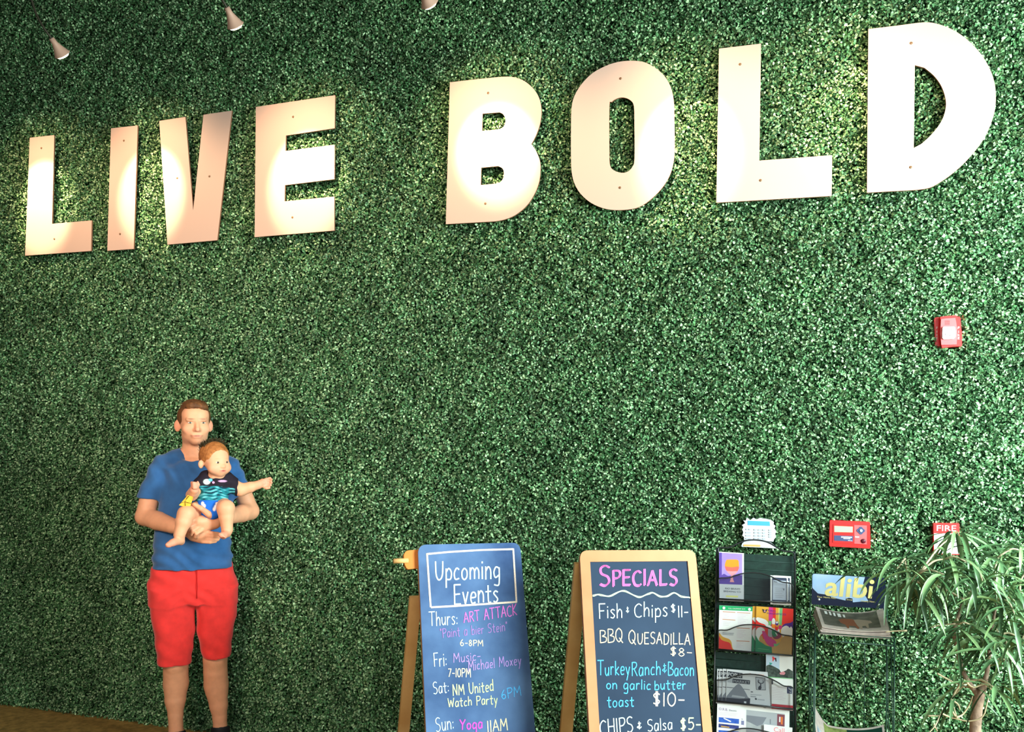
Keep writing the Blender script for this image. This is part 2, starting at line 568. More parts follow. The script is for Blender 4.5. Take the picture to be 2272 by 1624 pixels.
def lamp(X, zt, power, label):
    Lp = np.array([X, -0.70, 3.415 if abs(X + 1.30) < 0.01 else 3.46]); tgt = np.array([X + (0.10 if abs(X + 1.30) < 0.01 else 0.0), -0.06, zt])
    ax = tgt - Lp; ax /= np.linalg.norm(ax)
    root = thing('gooseneck_lamp', label, 'lamp', Lp - ax * 0.06, 'row of lamps above the sign')
    mb = MB(); mb.lathe(Lp, ax, [(0.012, -0.075), (0.014, -0.05), (0.022, -0.03), (0.036, 0.0), (0.040, 0.004), (0.037, 0.005), (0.030, -0.002)], M_shade, 24)
    mb.build('lamp_shade', root, root)
    mb = MB(); mb.lathe(Lp, ax, [(0.033, -0.001), (0.034, 0.006), (0.026, 0.014), (0.012, 0.018)], M_bulb, 20)
    mb.build('bulb', root, root)
    mb = MB(); a = Lp - ax * 0.07
    pts = smooth([a, a - ax * 0.05 + np.array([-0.012, 0, 0.012]), (X - 0.035, -0.83, 3.62), (X - 0.045, -0.88, 3.80), (X - 0.03, -0.93, 4.2), (X - 0.02, -0.95, 4.602)], 6)
    mb.tube(pts, 0.0055, M_arm, 8)
    mb.build('arm', root, root)
    d = bpy.data.lights.new('lamp_light', 'SPOT')
    d.energy = power; d.color = LAMP_COLOR; d.spot_size = math.radians(100); d.spot_blend = 1.0; d.shadow_soft_size = 0.025
    o = bpy.data.objects.new('lamp_light', d); COL.objects.link(o)
    o.location = Vector(Lp + ax * 0.03) - root.location; o.parent = root
    o.rotation_euler = Vector(ax).to_track_quat('-Z', 'Y').to_euler()
    d2 = bpy.data.lights.new('lamp_beam', 'SPOT')
    d2.energy = power * 3.6; d2.color = LAMP_COLOR; d2.spot_size = math.radians(37); d2.spot_blend = 0.5; d2.shadow_soft_size = 0.02
    o2 = bpy.data.objects.new('lamp_beam', d2); COL.objects.link(o2)
    o2.location = Vector(Lp + ax * 0.03) - root.location; o2.parent = root
    o2.rotation_euler = o.rotation_euler


LL = ['gooseneck lamp beyond the left edge, shining on the first letter L', 'lit gooseneck lamp in the top left corner, lower of the two', 'lit gooseneck lamp at the top, above the letters V and E',
      'lamp whose glowing bulb just shows at the top edge, above the gap before the B', 'lamp above the frame shining on the letter O', 'lamp above the frame shining between the last L and the D']
for (X, zt), pw, lb in zip(LAMP_SPOTS, LAMP_POWER, LL):
    lamp(X, zt, pw, lb)

# ------------------------------------------------------------------ devices on the wall
M_white = mat('white_plastic', (208, 210, 216), 0.4, 0.4)
M_lcd = mat('blue_lcd', (72, 160, 206), 0.25, 0.5)
M_key = mat('grey_rubber_key', (176, 178, 190), 0.6, 0.3)
M_orange = mat('orange_label', (240, 176, 104), 0.5, 0.3)
M_red = mat('red_plastic', (226, 34, 34), 0.35, 0.45)
M_redlt = mat('light_red_panel', (240, 92, 96), 0.4, 0.4)
M_navy = mat('navy_panel', (62, 72, 110), 0.4, 0.4)
M_green_lcd = mat('pale_green_lcd', (164, 206, 152), 0.3, 0.5)
M_pw = mat('print_white', (240, 240, 240), 0.6, 0.2)
M_dark = mat('dark_plastic', (40, 36, 48), 0.4, 0.4)
M_lens = mat('clear_strobe_lens', (226, 218, 224), 0.12, 0.8)
NY = np.array([0, -1.0, 0])
Wp = lambda px, py, Y: onY(px, py, Y)


def plate(mb, quad, Y, th, m, r=0.0, mside=None):
    """flat plate parallel to the wall; quad in photo pixels (TL, TR, BR, BL)"""
    P = [Wp(x, y, Y) for x, y in quad]
    P2 = rounded([(p[0], p[2]) for p in P], r) if r > 0 else [(p[0], p[2]) for p in P]
    mb.prism([[np.array([q[0], Y, q[1]]) for q in P2]], NY, th, m, mside)


KP = lambda x, y: (1620 + x / 6.682, 1130 + y / 6.682)
# intercom / alarm keypad
root = thing('alarm_keypad', 'white alarm keypad with a blue screen sunk among the leaves', 'keypad', onY(1685, 1210, -0.03))
mb = MB()
edge = [(245, 125), (300, 160), (340, 128), (390, 150), (440, 128), (500, 140), (560, 150), (610, 165), (650, 195), (640, 225), (672, 250), (655, 285), (685, 330), (668, 365), (682, 410), (655, 440), (640, 480), (560, 470), (400, 462), (260, 470), (205, 450), (205, 410), (180, 390), (195, 340), (178, 300), (198, 260), (175, 235), (225, 205), (195, 165), (232, 168)]
mb.prism([[Wp(*KP(*p), -0.066) for p in edge]], NY, 0.05, M_white)
mb.build('keypad_body', root, root)
mb = MB(); mb.prism([[Wp(*KP(*p), -0.070) for p in [(165, 545), (180, 505), (215, 475), (300, 452), (420, 450), (530, 470), (610, 505), (682, 560), (680, 580), (420, 566), (175, 556)]]], NY, 0.055, M_white)
lower = mb.build('lower_cover', root, root)
mb = MB(); plate(mb, [KP(200, 520), KP(450, 526), KP(452, 556), KP(196, 548)], -0.0712, 0.001, M_orange, 0.003)
mb.build('label_strip', lower, root)
mb = MB(); plate(mb, [KP(262, 168), KP(585, 182), KP(592, 245), KP(262, 234)], -0.0672, 0.001, M_lcd)
mb.build('screen', root, root)
keys = []
for r in range(4):
    yy = 302 + r * 44
    for c in range(3):
        keys.append((376 + c * 63, yy + c * 2, 44, 24))
    keys.append((595, 308 + r * 33, 44, 20))
    if r > 0: keys.append((270, yy - 2, 78, 18))
keys += [(248, 296, 28, 18), (292, 297, 28, 18)]
for kx, ky, kw, kh in keys:
    mb = MB(); plate(mb, [KP(kx - kw / 2, ky - kh / 2), KP(kx + kw / 2, ky - kh / 2 + 1), KP(kx + kw / 2, ky + kh / 2 + 1), KP(kx - kw / 2, ky + kh / 2)], -0.0682, 0.002, M_key, 0.0012)
    mb.build('key', root, root)
mb = MB(); mb.cbox((onY(1685, 1180, -0.03)[0], -0.008, onY(1685, 1180, -0.03)[2]), 0.05, 0.016, 0.05, M_white)
mb.build('wall_box', root, root)

# red annunciator panel
root = thing('fire_alarm_panel', 'red fire alarm panel with a small green screen', 'alarm panel', onY(1886, 1216, -0.03))
mb = MB(); plate(mb, [KP(1478, 160), KP(2075, 188), KP(2082, 582), KP(1470, 548)], -0.066, 0.064, M_red, 0.006)
mb.build('housing', root, root)
mb = MB(); plate(mb, [KP(1530, 215), KP(2030, 240), KP(2030, 525), KP(1520, 495)], -0.0685, 0.003, M_red, 0.004)
face = mb.build('front_plate', root, root)
mb = MB(); plate(mb, [KP(1840, 232), KP(2028, 240), KP(2026, 520), KP(1842, 508)], -0.0693, 0.001, M_redlt)
mb.build('keypad_area', face, root)
mb = MB(); plate(mb, [KP(1545, 245), KP(1818, 258), KP(1816, 342), KP(1545, 335)], -0.0695, 0.001, M_green_lcd)
mb.build('screen', face, root)
mb = MB(); plate(mb, [KP(1542, 384), KP(1825, 395), KP(1820, 478), KP(1542, 464)], -0.0695, 0.001, M_navy)
for a, b in [((1645, 402), (1806, 424)), ((1680, 426), (1780, 442)), ((1748, 458), (1810, 470))]:
    plate(mb, [KP(*a), KP(b[0], a[1] + 6), KP(*b), KP(a[0], b[1] - 6)], -0.0699, 0.0004, M_pw)
mb.build('name_plate', face, root)
mb = MB(); c = Wp(*KP(1938, 315), -0.069)
mb.prism([[c + np.array([math.cos(a) * 0.0150 * (1 + 0.13 * math.cos(4 * a)), -0.002, math.sin(a) * 0.0150 * (1 + 0.13 * math.cos(4 * a))]) for a in np.linspace(2 * math.pi, 0, 28, endpoint=False)]], NY, 0.003, M_navy)
mb.lathe(c + np.array([0, -0.002, 0]), NY, [(0.006, 0), (0.006, 0.002), (0.004, 0.003)], M_white, 16)
mb.build('jog_button', face, root)
mb = MB(); c = Wp(*KP(1976, 470), -0.069); mb.lathe(c, NY, [(0.0098, 0), (0.0098, 0.003), (0.006, 0.005)], mat('maroon_knob', (84, 18, 36), 0.4), 20)
mb.build('sounder', face, root)
for i in range(3):
    mb = MB(); plate(mb, [KP(1852, 400 + i * 32), KP(1912, 403 + i * 32), KP(1912, 418 + i * 32), KP(1852, 415 + i * 32)], -0.070, 0.001, M_redlt if i else M_pw, 0.001)
    mb.build('button', face, root)

# strobe
KS = lambda x, y: (2040 + x / 13.533, 680 + y / 13.533)
root = thing('fire_strobe', 'red fire strobe with a clear lens on the green wall', 'fire alarm', onY(2105, 768, -0.03))
mb = MB(); plate(mb, [KS(440, 330), KS(1230, 300), KS(1285, 1200), KS(480, 1190)], -0.045, 0.043, M_red, 0.008)
mb.build('back_plate', root, root)
mb = MB()
sh = [(630, 310), (800, 285), (980, 275), (1100, 262), (1240, 420), (1255, 620), (1280, 900), (1270, 1080), (1235, 1190), (1000, 1200), (680, 1240), (650, 1100), (610, 800), (625, 560)]
mb.prism([[Wp(*KS(*p), -0.066) for p in sh]], NY, 0.024, M_red)
mb.prism([[Wp(*KS(*p), -0.072) for p in [(650, 380), (760, 360), (1080, 340), (1110, 500), (1140, 760), (1120, 1140), (880, 1150), (660, 1150), (625, 800)]]], NY, 0.007, M_redlt)
body = mb.build('housing', root, root)
mb = MB()
for i in range(5):
    plate(mb, [KS(760, 425 + i * 28), KS(910, 420 + i * 28), KS(910, 432 + i * 28), KS(760, 437 + i * 28)], -0.0724, 0.0006, M_red)
mb.build('sounder_slots', body, root)
mb = MB()
lens = [(700, 640), (730, 605), (1040, 600), (1075, 640), (1090, 800), (1080, 920), (1030, 970), (730, 980), (690, 940), (690, 780)]
mb.prism([[Wp(*KS(*p), -0.082) for p in lens]], NY, 0.011, M_lens)
for a in [(760, 690), (880, 660), (990, 700), (820, 840), (950, 860)]:
    mb.ellipsoid(Wp(*KS(*a), -0.081), (0.007, 0.004, 0.006), M_lens, nu=10, nv=6)
mb.build('lens', body, root)
for sd in (0, 1):
    mb = MB()
    for ch, yy in zip('FIRE', (640, 760, 860, 950)):
        if sd == 0:
            put_text(mb, ch, Wp(*KS(1150 if ch != 'I' else 1168, yy + 35), -0.0668), Wp(*KS(1205 if ch != 'I' else 1184, yy + 33), -0.0668), (0, 0, 0.0095), NY, M_pw)
        else:
            put_text(mb, ch, Wp(*KS(505 if ch != 'I' else 515, yy + 33), -0.0458), Wp(*KS(552 if ch != 'I' else 532, yy + 31), -0.0458), (0, 0, 0.0095), NY, M_pw)
    mb.build('lettering', body, root)

# manual pull station behind the tree
KF = lambda x, y: (1930 + x / 6.246, 1140 + y / 6.246)
root = thing('pull_station', 'red and white pull station half hidden behind the tree', 'fire alarm', onY(2100, 1230, -0.03))
mb = MB(); plate(mb, [KF(882, 128), KF(1240, 132), KF(1245, 570), KF(884, 560)], -0.068, 0.066, M_red, 0.004, M_red)
mb.build('housing', root, root)
mb = MB(); plate(mb, [KF(890, 270), KF(1232, 270), KF(1236, 556), KF(892, 548)], -0.0685, 0.001, M_pw)
put_text(mb, 'FIRE', Wp(*KF(928, 236), -0.0688), Wp(*KF(1196, 240), -0.0688), Wp(*KF(928, 158), -0.0688) - Wp(*KF(928, 236), -0.0688), NY, M_pw)
mb.build('front_label', root, root)
mb = MB(); mb.box(Wp(*KF(930, 400), -0.069), (0.045, 0, 0), (0, -0.014, 0), (0, 0, 0.016), M_pw)
mb.build('pull_handle', root, root)

# ------------------------------------------------------------------ chalk stroke lettering
def _g(s):
    """'~' smooth stroke; strokes split by '|'"""
    out = []
    for st in s.split('|'):
        sm = st[0] == '~'
        pts = [tuple(float(a) for a in p.split(',')) for p in st.lstrip('~').split()]
        out.append((sm, pts))
    return out


GL = {
 'A': (.62, '0,0 .3,1 .6,0|.12,.36 .5,.36'), 'B': (.56, '.04,0 .04,1|~.04,1 .42,.95 .45,.68 .2,.53|~.2,.53 .55,.4 .5,.08 .04,0'),
 'C': (.58, '~.56,.86 .35,1 .1,.8 .03,.45 .15,.08 .4,0 .56,.1'), 'D': (.6, '.05,0 .05,1|~.05,1 .45,.85 .56,.5 .42,.1 .05,0'),
 'E': (.5, '.48,1 .04,1 .04,0 .48,0|.04,.5 .42,.52'), 'F': (.5, '.5,1 .04,1 .06,0|.05,.52 .4,.52'),
 'H': (.6, '.05,0 .05,1|.55,0 .55,1|.05,.5 .55,.5'), 'I': (.12, '.06,0 .06,1'), 'K': (.55, '.05,0 .05,1|.52,1 .05,.45 .54,0'),
 'L': (.48, '.05,1 .05,0 .47,.03'), 'M': (.75, '.03,0 .1,1 .37,.35 .64,1 .72,0'), 'N': (.62, '.05,0 .07,1 .53,.02 .57,1'),
 'O': (.6, '~.3,1 .06,.75 .04,.3 .3,0 .54,.3 .54,.75 .3,1'), 'P': (.54, '.08,0 .06,1|~.06,1 .45,.97 .52,.72 .35,.52 .06,.5'),
 'Q': (.64, '~.3,1 .06,.75 .04,.3 .3,0 .54,.3 .54,.75 .3,1|.34,.28 .62,-.08'), 'R': (.56, '.05,0 .05,1|~.05,1 .42,.98 .48,.75 .3,.55 .05,.5|.22,.52 .54,0'),
 'S': (.54, '~.52,.9 .3,1 .08,.86 .12,.6 .42,.45 .5,.2 .3,0 .04,.08'), 'T': (.62, '0,1 .62,1|.31,1 .31,0'),
 'U': (.62, '~.05,1 .08,.3 .25,0 .46,.1 .55,.4 .57,1'), 'V': (.6, '.02,1 .3,0 .58,1'), 'W': (.8, '.02,1 .2,0 .4,.75 .6,0 .78,1'),
 'X': (.55, '.03,1 .52,0|.52,1 .03,0'), 'Y': (.58, '.02,1 .3,.48|.58,1 .28,.48 .24,0'), 'G': (.6, '~.56,.86 .3,1 .05,.6 .12,.1 .45,0 .56,.25|.35,.42 .57,.42 .57,0'),
 'a': (.48, '~.42,.55 .2,.62 .05,.35 .12,.03 .3,.05 .42,.35|.43,.6 .43,.02'), 'b': (.46, '.05,1 .05,0|~.05,.35 .25,.6 .43,.4 .38,.05 .05,.02'),
 'c': (.42, '~.4,.52 .22,.6 .05,.35 .12,.04 .4,.08'), 'd': (.48, '.43,1 .43,0|~.43,.45 .22,.6 .05,.35 .12,.03 .43,.12'),
 'e': (.44, '~.06,.32 .4,.36 .36,.58 .15,.58 .05,.3 .15,.03 .4,.08'), 'f': (.36, '~.36,.95 .18,.95 .14,.6 .14,0|.0,.55 .32,.55'),
 'g': (.48, '~.42,.55 .2,.62 .05,.35 .15,.06 .42,.2|~.43,.6 .43,-.1 .35,-.36 .05,-.32'), 'h': (.46, '.05,1 .05,0|~.05,.35 .24,.6 .4,.45 .41,0'),
 'i': (.14, '.07,.6 .07,0|.07,.8 .08,.86'), 'k': (.42, '.05,1 .05,0|.38,.58 .06,.25 .4,0'), 'l': (.12, '.06,1 .06,0'),
 'm': (.72, '.05,.6 .05,0|~.05,.4 .2,.6 .35,.45 .36,0|~.36,.4 .52,.6 .66,.42 .67,0'), 'n': (.46, '.05,.6 .05,0|~.05,.38 .24,.6 .4,.42 .41,0'),
 'o': (.46, '~.23,.6 .06,.42 .07,.12 .23,0 .4,.15 .4,.45 .23,.6'), 'p': (.46, '.05,.6 .05,-.38|~.05,.42 .25,.62 .43,.4 .36,.06 .05,.05'),
 'r': (.36, '.05,.6 .05,0|~.05,.35 .18,.58 .36,.55'), 's': (.38, '~.36,.52 .2,.6 .06,.48 .2,.32 .34,.16 .22,0 .03,.06'),
 't': (.4, '~.18,.95 .18,.2 .24,0 .38,.05|0,.6 .38,.62'), 'u': (.46, '~.05,.6 .07,.15 .22,0 .4,.25|.41,.6 .41,0'),
 'v': (.42, '.03,.6 .2,0 .4,.6'), 'w': (.6, '.03,.6 .16,0 .3,.5 .44,0 .58,.6'), 'x': (.42, '.04,.6 .38,0|.38,.6 .04,0'),
 'y': (.44, '.03,.6 .22,.05|.42,.6 .12,-.38'),
 '0': (.5, '~.25,1 .05,.75 .05,.25 .25,0 .45,.25 .45,.75 .25,1'), '1': (.16, '.08,1 .08,0'), '5': (.5, '.46,1 .12,1 .08,.58|~.08,.58 .35,.62 .46,.32 .3,.02 .04,.06'),
 '6': (.48, '~.34,1 .1,.6 .05,.25 .22,0 .42,.15 .38,.42 .2,.48 .07,.3'), '7': (.5, '.03,.98 .46,1 .16,0'),
 '8': (.48, '~.24,.53 .08,.75 .24,1 .4,.76 .24,.53 .05,.25 .24,0 .44,.25 .24,.53'),
 '$': (.46, '~.42,.82 .22,.92 .06,.76 .2,.52 .4,.3 .25,.1 .04,.18|.2,1.05 .2,-.05|.28,1.05 .28,-.05'), '&': (.44, '~.4,.7 .15,.72 .3,.45 .05,.2 .3,.05 .42,.25|.24,.95 .24,-.1'),
 '-': (.4, '.04,.45 .38,.45'), ':': (.16, '.06,.08 .08,.14|.06,.48 .08,.54'), '"': (.2, '.05,1 .05,.8|.15,1 .15,.8'), '.': (.12, '.05,0 .07,.04'), ' ': (.34, None),
}


def stroke_text(s, p0, p1, cap, smallcap=0.0, slant=0.0, seed=0):
    """-> list of polylines in photo pixels; baseline p0 -> p1 (pixels), cap height in pixels"""
    rng = random.Random(zlib.crc32(s.encode()) + seed)
    W = sum(GL[c][0] * (smallcap if smallcap and i and s[i - 1] != ' ' else 1.0) + 0.13 for i, c in enumerate(s)) - 0.13
    p0 = np.asarray(p0, float); p1 = np.asarray(p1, float)
    d = p1 - p0
    L = np.linalg.norm(d); e = d / L
    up = np.array([e[1], -e[0]]) * 0.5 + np.array([0.0, -1.0]) * 0.5
    up /= np.linalg.norm(up)
    out = []; x = 0.0
    for i, c in enumerate(s):
        w, g = GL[c]
        k = smallcap if smallcap and i and s[i - 1] != ' ' else 1.0
        if g:
            jy = rng.uniform(-.035, .035); js = rng.uniform(.95, 1.07)
            for sm, pts in _g(g):
                P = [p0 + d * ((x + (px * k) + slant * py) / W) + up * cap * (py * js * k + jy) for px, py in pts]
                if sm: out.append(smooth(P, 5))
                else:
                    for q in range(len(P) - 1):
                        e_ = (P[q + 1] - P[q]) / (np.linalg.norm(P[q + 1] - P[q]) + 1e-9) * cap * 0.02
                        out.append([P[q] - e_, P[q + 1] + e_])
        x += w * k + 0.13
    return out


def chalk_mat(name, rgb):
    if name in MATS: return MATS[name]
    M = mat(name, rgb, 0.95, 0.05)
    nt = M.node_tree; b = nt.nodes['Principled BSDF']
    n = nt.nodes.new('ShaderNodeTexNoise'); n.inputs['Scale'].default_value = 420; n.inputs['Detail'].default_value = 2
    tc = nt.nodes.new('ShaderNodeTexCoord'); nt.links.new(tc.outputs['Object'], n.inputs['Vector'])
    mr = nt.nodes.new('ShaderNodeMapRange'); mr.inputs[1].default_value = 0.28; mr.inputs[2].default_value = 0.46; mr.inputs[3].default_value = 0.45; mr.inputs[4].default_value = 1.0
    nt.links.new(n.outputs['Fac'], mr.inputs[0]); nt.links.new(mr.outputs[0], b.inputs['Alpha'])
    return M


# ------------------------------------------------------------------ A-frame chalkboards
M_wood = mat('pine_wood', (240, 192, 128), 0.55, 0.3, rgb2=(222, 168, 104), scale=9, bump=0.1, bscale=60)
M_frame = mat('varnished_beech', (214, 142, 100), 0.45, 0.25, rgb2=(200, 126, 84), scale=6)
M_orangewood = mat('orange_stained_wood', (214, 128, 46), 0.5, 0.35, var=0.08, scale=8)
M_slate1 = mat('blue_chalkboard', (54, 78, 122), 0.8, 0.2, rgb2=(96, 126, 172), scale=4.2, bump=0.05)
M_slate2 = mat('dark_chalkboard', (42, 56, 78), 0.8, 0.2, rgb2=(50, 66, 90), scale=4)


class Board:
    def __init__(s, top, yaw, tilt, w):
        s.c = np.array(top); s.w = w; s.yaw = yaw; s.tilt = tilt
        s.h = np.array([math.cos(yaw), math.sin(yaw), 0]); nh = np.array([math.sin(yaw), -math.cos(yaw), 0]); s.nh = nh
        s.up = np.array([0, 0, math.cos(tilt)]) - nh * math.sin(tilt)
        s.n = nh * math.cos(tilt) + np.array([0, 0, math.sin(tilt)])
        s.bup = np.array([0, 0, math.cos(tilt)]) + nh * math.sin(tilt)      # rear leaf, going up
        s.len = top[2] / math.cos(tilt)

    def at(s, u, v, o=0.0):
        return s.c + s.h * u + s.up * v + s.n * o

    def pix(s, p, o=0.0):
        return onPlane(p[0], p[1], s.c + s.n * o, s.n)


def chalk_lines(B, parent, root, lines, conv, wscale):
    for name, m, polys, wpx in lines:
        mb = MB()
        for k, pl in enumerate(polys):
            P = [B.pix(conv(*p), 0.0012 + 0.00015 * (k % 3)) for p in pl]
            mb.ribbon(P, wpx * wscale, B.n, m)
        mb.build(name, parent, root)


def rear_leaf(B, root, top_drop, inset, width):
    """two splayed back legs, a crossbar"""
    off = -B.nh * 0.024
    for sgn in (-1, 1):
        mb = MB()
        a = B.c + off + B.h * (sgn * (B.w / 2 - inset) - width / 2) - B.bup * top_drop
        L = B.len - top_drop - 0.004
        nb = np.cross(B.h, B.bup)
        mb.box(a, B.h * width, -B.bup * L, nb * 0.019, M_wood)
        mb.build('rear_leg', root, root)
    for dv in (0.97 * 0.9, ):
        mb = MB()
        a = B.c + off - B.h * (B.w / 2 - inset - width / 2) - B.bup * (B.len * 0.86)
        mb.box(a, B.h * (B.w - 2 * inset - width), B.bup * 0.045, np.cross(B.h, B.bup) * 0.017, M_wood)
        mb.build('crossbar', root, root)
    for sgn in (-0.6, 0.6):
        mb = MB()
        a = B.c - B.nh * 0.021 + B.h * (sgn * B.w / 2)
        mb.tube([a - B.h * 0.03 - np.array([0, 0, 0.012]), a + B.h * 0.03 - np.array([0, 0, 0.012])], 0.006, M_black, 8)
        mb.build('hinge', root, root)
    mb = MB()
    vv = 0.96 * B.len
    p = B.at(-B.w / 2 + 0.03, -vv * 0.93, -0.018); q = B.c + off + B.h * (-B.w / 2 + inset) - B.bup * vv * 0.90
    mb.tube(smooth([p, (p * 2 + q) / 3 - np.array([0, 0, 0.02]), (p + 2 * q) / 3 - np.array([0, 0, 0.02]), q], 5), 0.0025, M_pw, 6)
    mb.build('cord', root, root)


CP_w = chalk_mat('chalk_white', (226, 246, 246)); CP_peach = chalk_mat('chalk_peach', (246, 222, 204)); CP_pink = chalk_mat('chalk_pink', (228, 120, 208))
CP_fp = chalk_mat('chalk_faint_purple', (166, 128, 196)); CP_lav = chalk_mat('chalk_lavender', (184, 150, 224)); CP_cream = chalk_mat('chalk_cream', (244, 228, 192))
CP_yg = chalk_mat('chalk_yellow_green', (226, 240, 178)); CP_blue = chalk_mat('chalk_blue', (92, 180, 240)); CP_mag = chalk_mat('chalk_magenta', (236, 92, 206))
CP_hot = chalk_mat('chalk_hot_pink', (246, 118, 190)); CP_mint = chalk_mat('chalk_mint', (212, 240, 190)); CP_tan = chalk_mat('chalk_tan', (226, 200, 172))

T3 = lambda x, y: (860 + x / 3.6583, 1180 + y / 3.6577)
T4 = lambda x, y: (1230 + x / 3.6568, 1180 + y / 3.6577)

# board 1: upcoming events
B1 = Board((-1.06388, -0.73104, 1.17), 0.64349, 0.27432, 0.42717)
root = thing('chalkboard_easel', 'blue A-frame chalkboard listing the upcoming events, orange peg block at its side', 'chalkboard', (B1.c[0], B1.c[1], 0))
mb = MB()
pl = rounded([(-B1.w / 2, 0), (B1.w / 2, 0), (B1.w / 2, -B1.len + 0.005), (-B1.w / 2, -B1.len + 0.005)], [0.036, 0.036, 0.004, 0.004], 6)
mb.prism([[B1.at(u, v, 0) for u, v in pl][::-1]], B1.n, 0.004, M_slate1, M_slate1)
panel = mb.build('chalk_panel', root, root)
mb = MB(); mb.prism([[B1.at(u * 1.004, v, -0.0045) for u, v in pl][::-1]], B1.n, 0.013, M_wood, M_frame)
mb.build('backing_board', root, root)
rear_leaf(B1, root, 0.22, 0.012, 0.046)
bx = lambda pts: [smooth([np.array(p, float) for p in (a, b)], 1) for a, b in pts]
fr = [[(318, 180), (500, 163), (760, 147), (1022, 140)], [(1020, 135), (1030, 300), (1046, 570)], [(1050, 568), (800, 585), (540, 602), (352, 612)], [(350, 612), (335, 400), (320, 175)]]
L1 = [('chalk_border', CP_peach, [[np.array(p, float) for p in f] for f in fr], 14),
      ('chalk_heading', CP_w, stroke_text('Upcoming', (385, 392), (912, 380), 158) + stroke_text('Events', (540, 585), (898, 572), 150), 11)]


def L(name, m, s, p0, p1, cap, w, **k):
    return (name, m, stroke_text(s, p0, p1, cap, **k), w)


W = 'chalk_writing'
L1 += [L(W, CP_w, 'Thurs:', (338, 765), (570, 750), 108, 7), L(W, CP_pink, 'ART ATTACK', (620, 735), (1050, 674), 84, 7), L(W, CP_fp, '"Paint a bier Stein"', (428, 862), (972, 803), 74, 6),
       L(W, CP_cream, '6-8PM', (588, 924), (775, 926), 52, 6, smallcap=.9), L(W, CP_w, 'Fri:', (378, 1095), (482, 1083), 105, 6.5), L(W, CP_lav, 'Music-', (535, 1062), (755, 1042), 72, 6),
       L(W, CP_lav, 'Michael Moxey', (657, 1126), (1085, 1078), 76, 6), L(W, CP_cream, '7-10PM', (490, 1175), (675, 1180), 66, 6.5), L(W, CP_w, 'Sat:', (372, 1320), (500, 1300), 92, 6),
       L(W, CP_yg, 'NM United', (530, 1328), (860, 1290), 86, 7), L(W, CP_yg, 'Watch Party', (490, 1422), (892, 1394), 72, 6.5), L(W, CP_blue, '6PM', (925, 1358), (1085, 1328), 76, 6.5),
       L(W, CP_w, 'Sun:', (392, 1622), (540, 1600), 112, 6), L(W, CP_mag, 'Yoga', (588, 1606), (770, 1594), 80, 9), L(W, CP_cream, '11AM', (810, 1626), (975, 1606), 92, 8)]
chalk_lines(B1, panel, root, L1, T3, 1 / 3.66 / 520)

# the orange block with a dowel bolted to the back of the first board
KB = lambda x, y: (860 + x / 13.533, 1200 + y / 13.533)
mb = MB()
q = [B1.pix(KB(*p), -0.0180) for p in [(490, 420), (520, 350), (570, 300), (640, 282), (900, 262), (1040, 262), (1040, 820), (820, 830), (620, 850), (570, 820), (520, 720), (495, 600)]]
mb.prism([q], B1.n, 0.022, M_orangewood)
blk = mb.build('side_block', root, root)
mb = MB(); a = B1.pix(KB(178, 606), -0.010); b = B1.pix(KB(600, 592), -0.013)
mb.tube([a, b + (b - a) * 0.03], 0.0095, M_wood, 12)
mb.build('dowel', blk, root)

# board 2: specials
B2 = Board((-0.4023, -0.6762, 1.17), 0.47796, 0.25454, 0.4636)
root = thing('chalkboard_easel', 'wood framed A-frame chalkboard with the food specials', 'chalkboard', (B2.c[0], B2.c[1], 0))
mb = MB()
pl = rounded([(-B2.w / 2, 0), (B2.w / 2, 0), (B2.w / 2, -B2.len + 0.005), (-B2.w / 2, -B2.len + 0.005)], [0.034, 0.034, 0.004, 0.004], 6)
inn = [B2.pix(T4(*p)) for p in [(288, 235), (1085, 247), (1190, 1560), (362, 1560)]]
uv = [(np.dot(p - B2.c, B2.h), np.dot(p - B2.c, B2.up)) for p in inn]
ul = (uv[0][0] + uv[3][0]) / 2; ur = (uv[1][0] + uv[2][0]) / 2; vt = (uv[0][1] + uv[1][1]) / 2
hole = [(ul, vt), (ur, vt), (ur, -B2.len + 0.09), (ul, -B2.len + 0.09)]
mb.prism([[B2.at(u, v, 0.004) for u, v in pl][::-1], [B2.at(u, v, 0.004) for u, v in hole]], B2.n, 0.02, M_frame, M_frame)
mb.build('frame', root, root)
mb = MB(); mb.prism([[B2.at(u, v, 0.0) for u, v in [(ul - .002, vt + .002), (ur + .002, vt + .002), (ur + .002, -B2.len + 0.088), (ul - .002, -B2.len + 0.088)]][::-1]], B2.n, 0.006, M_slate2)
panel = mb.build('chalk_panel', root, root)
rear_leaf(B2, root, 0.05, 0.014, 0.05)
wave = smooth([(310, 515), (345, 507), (380, 508), (440, 520), (510, 490), (570, 475), (640, 510), (700, 525), (760, 500), (800, 492), (860, 520), (910, 520), (970, 492), (1030, 520), (1103, 531)], 4)
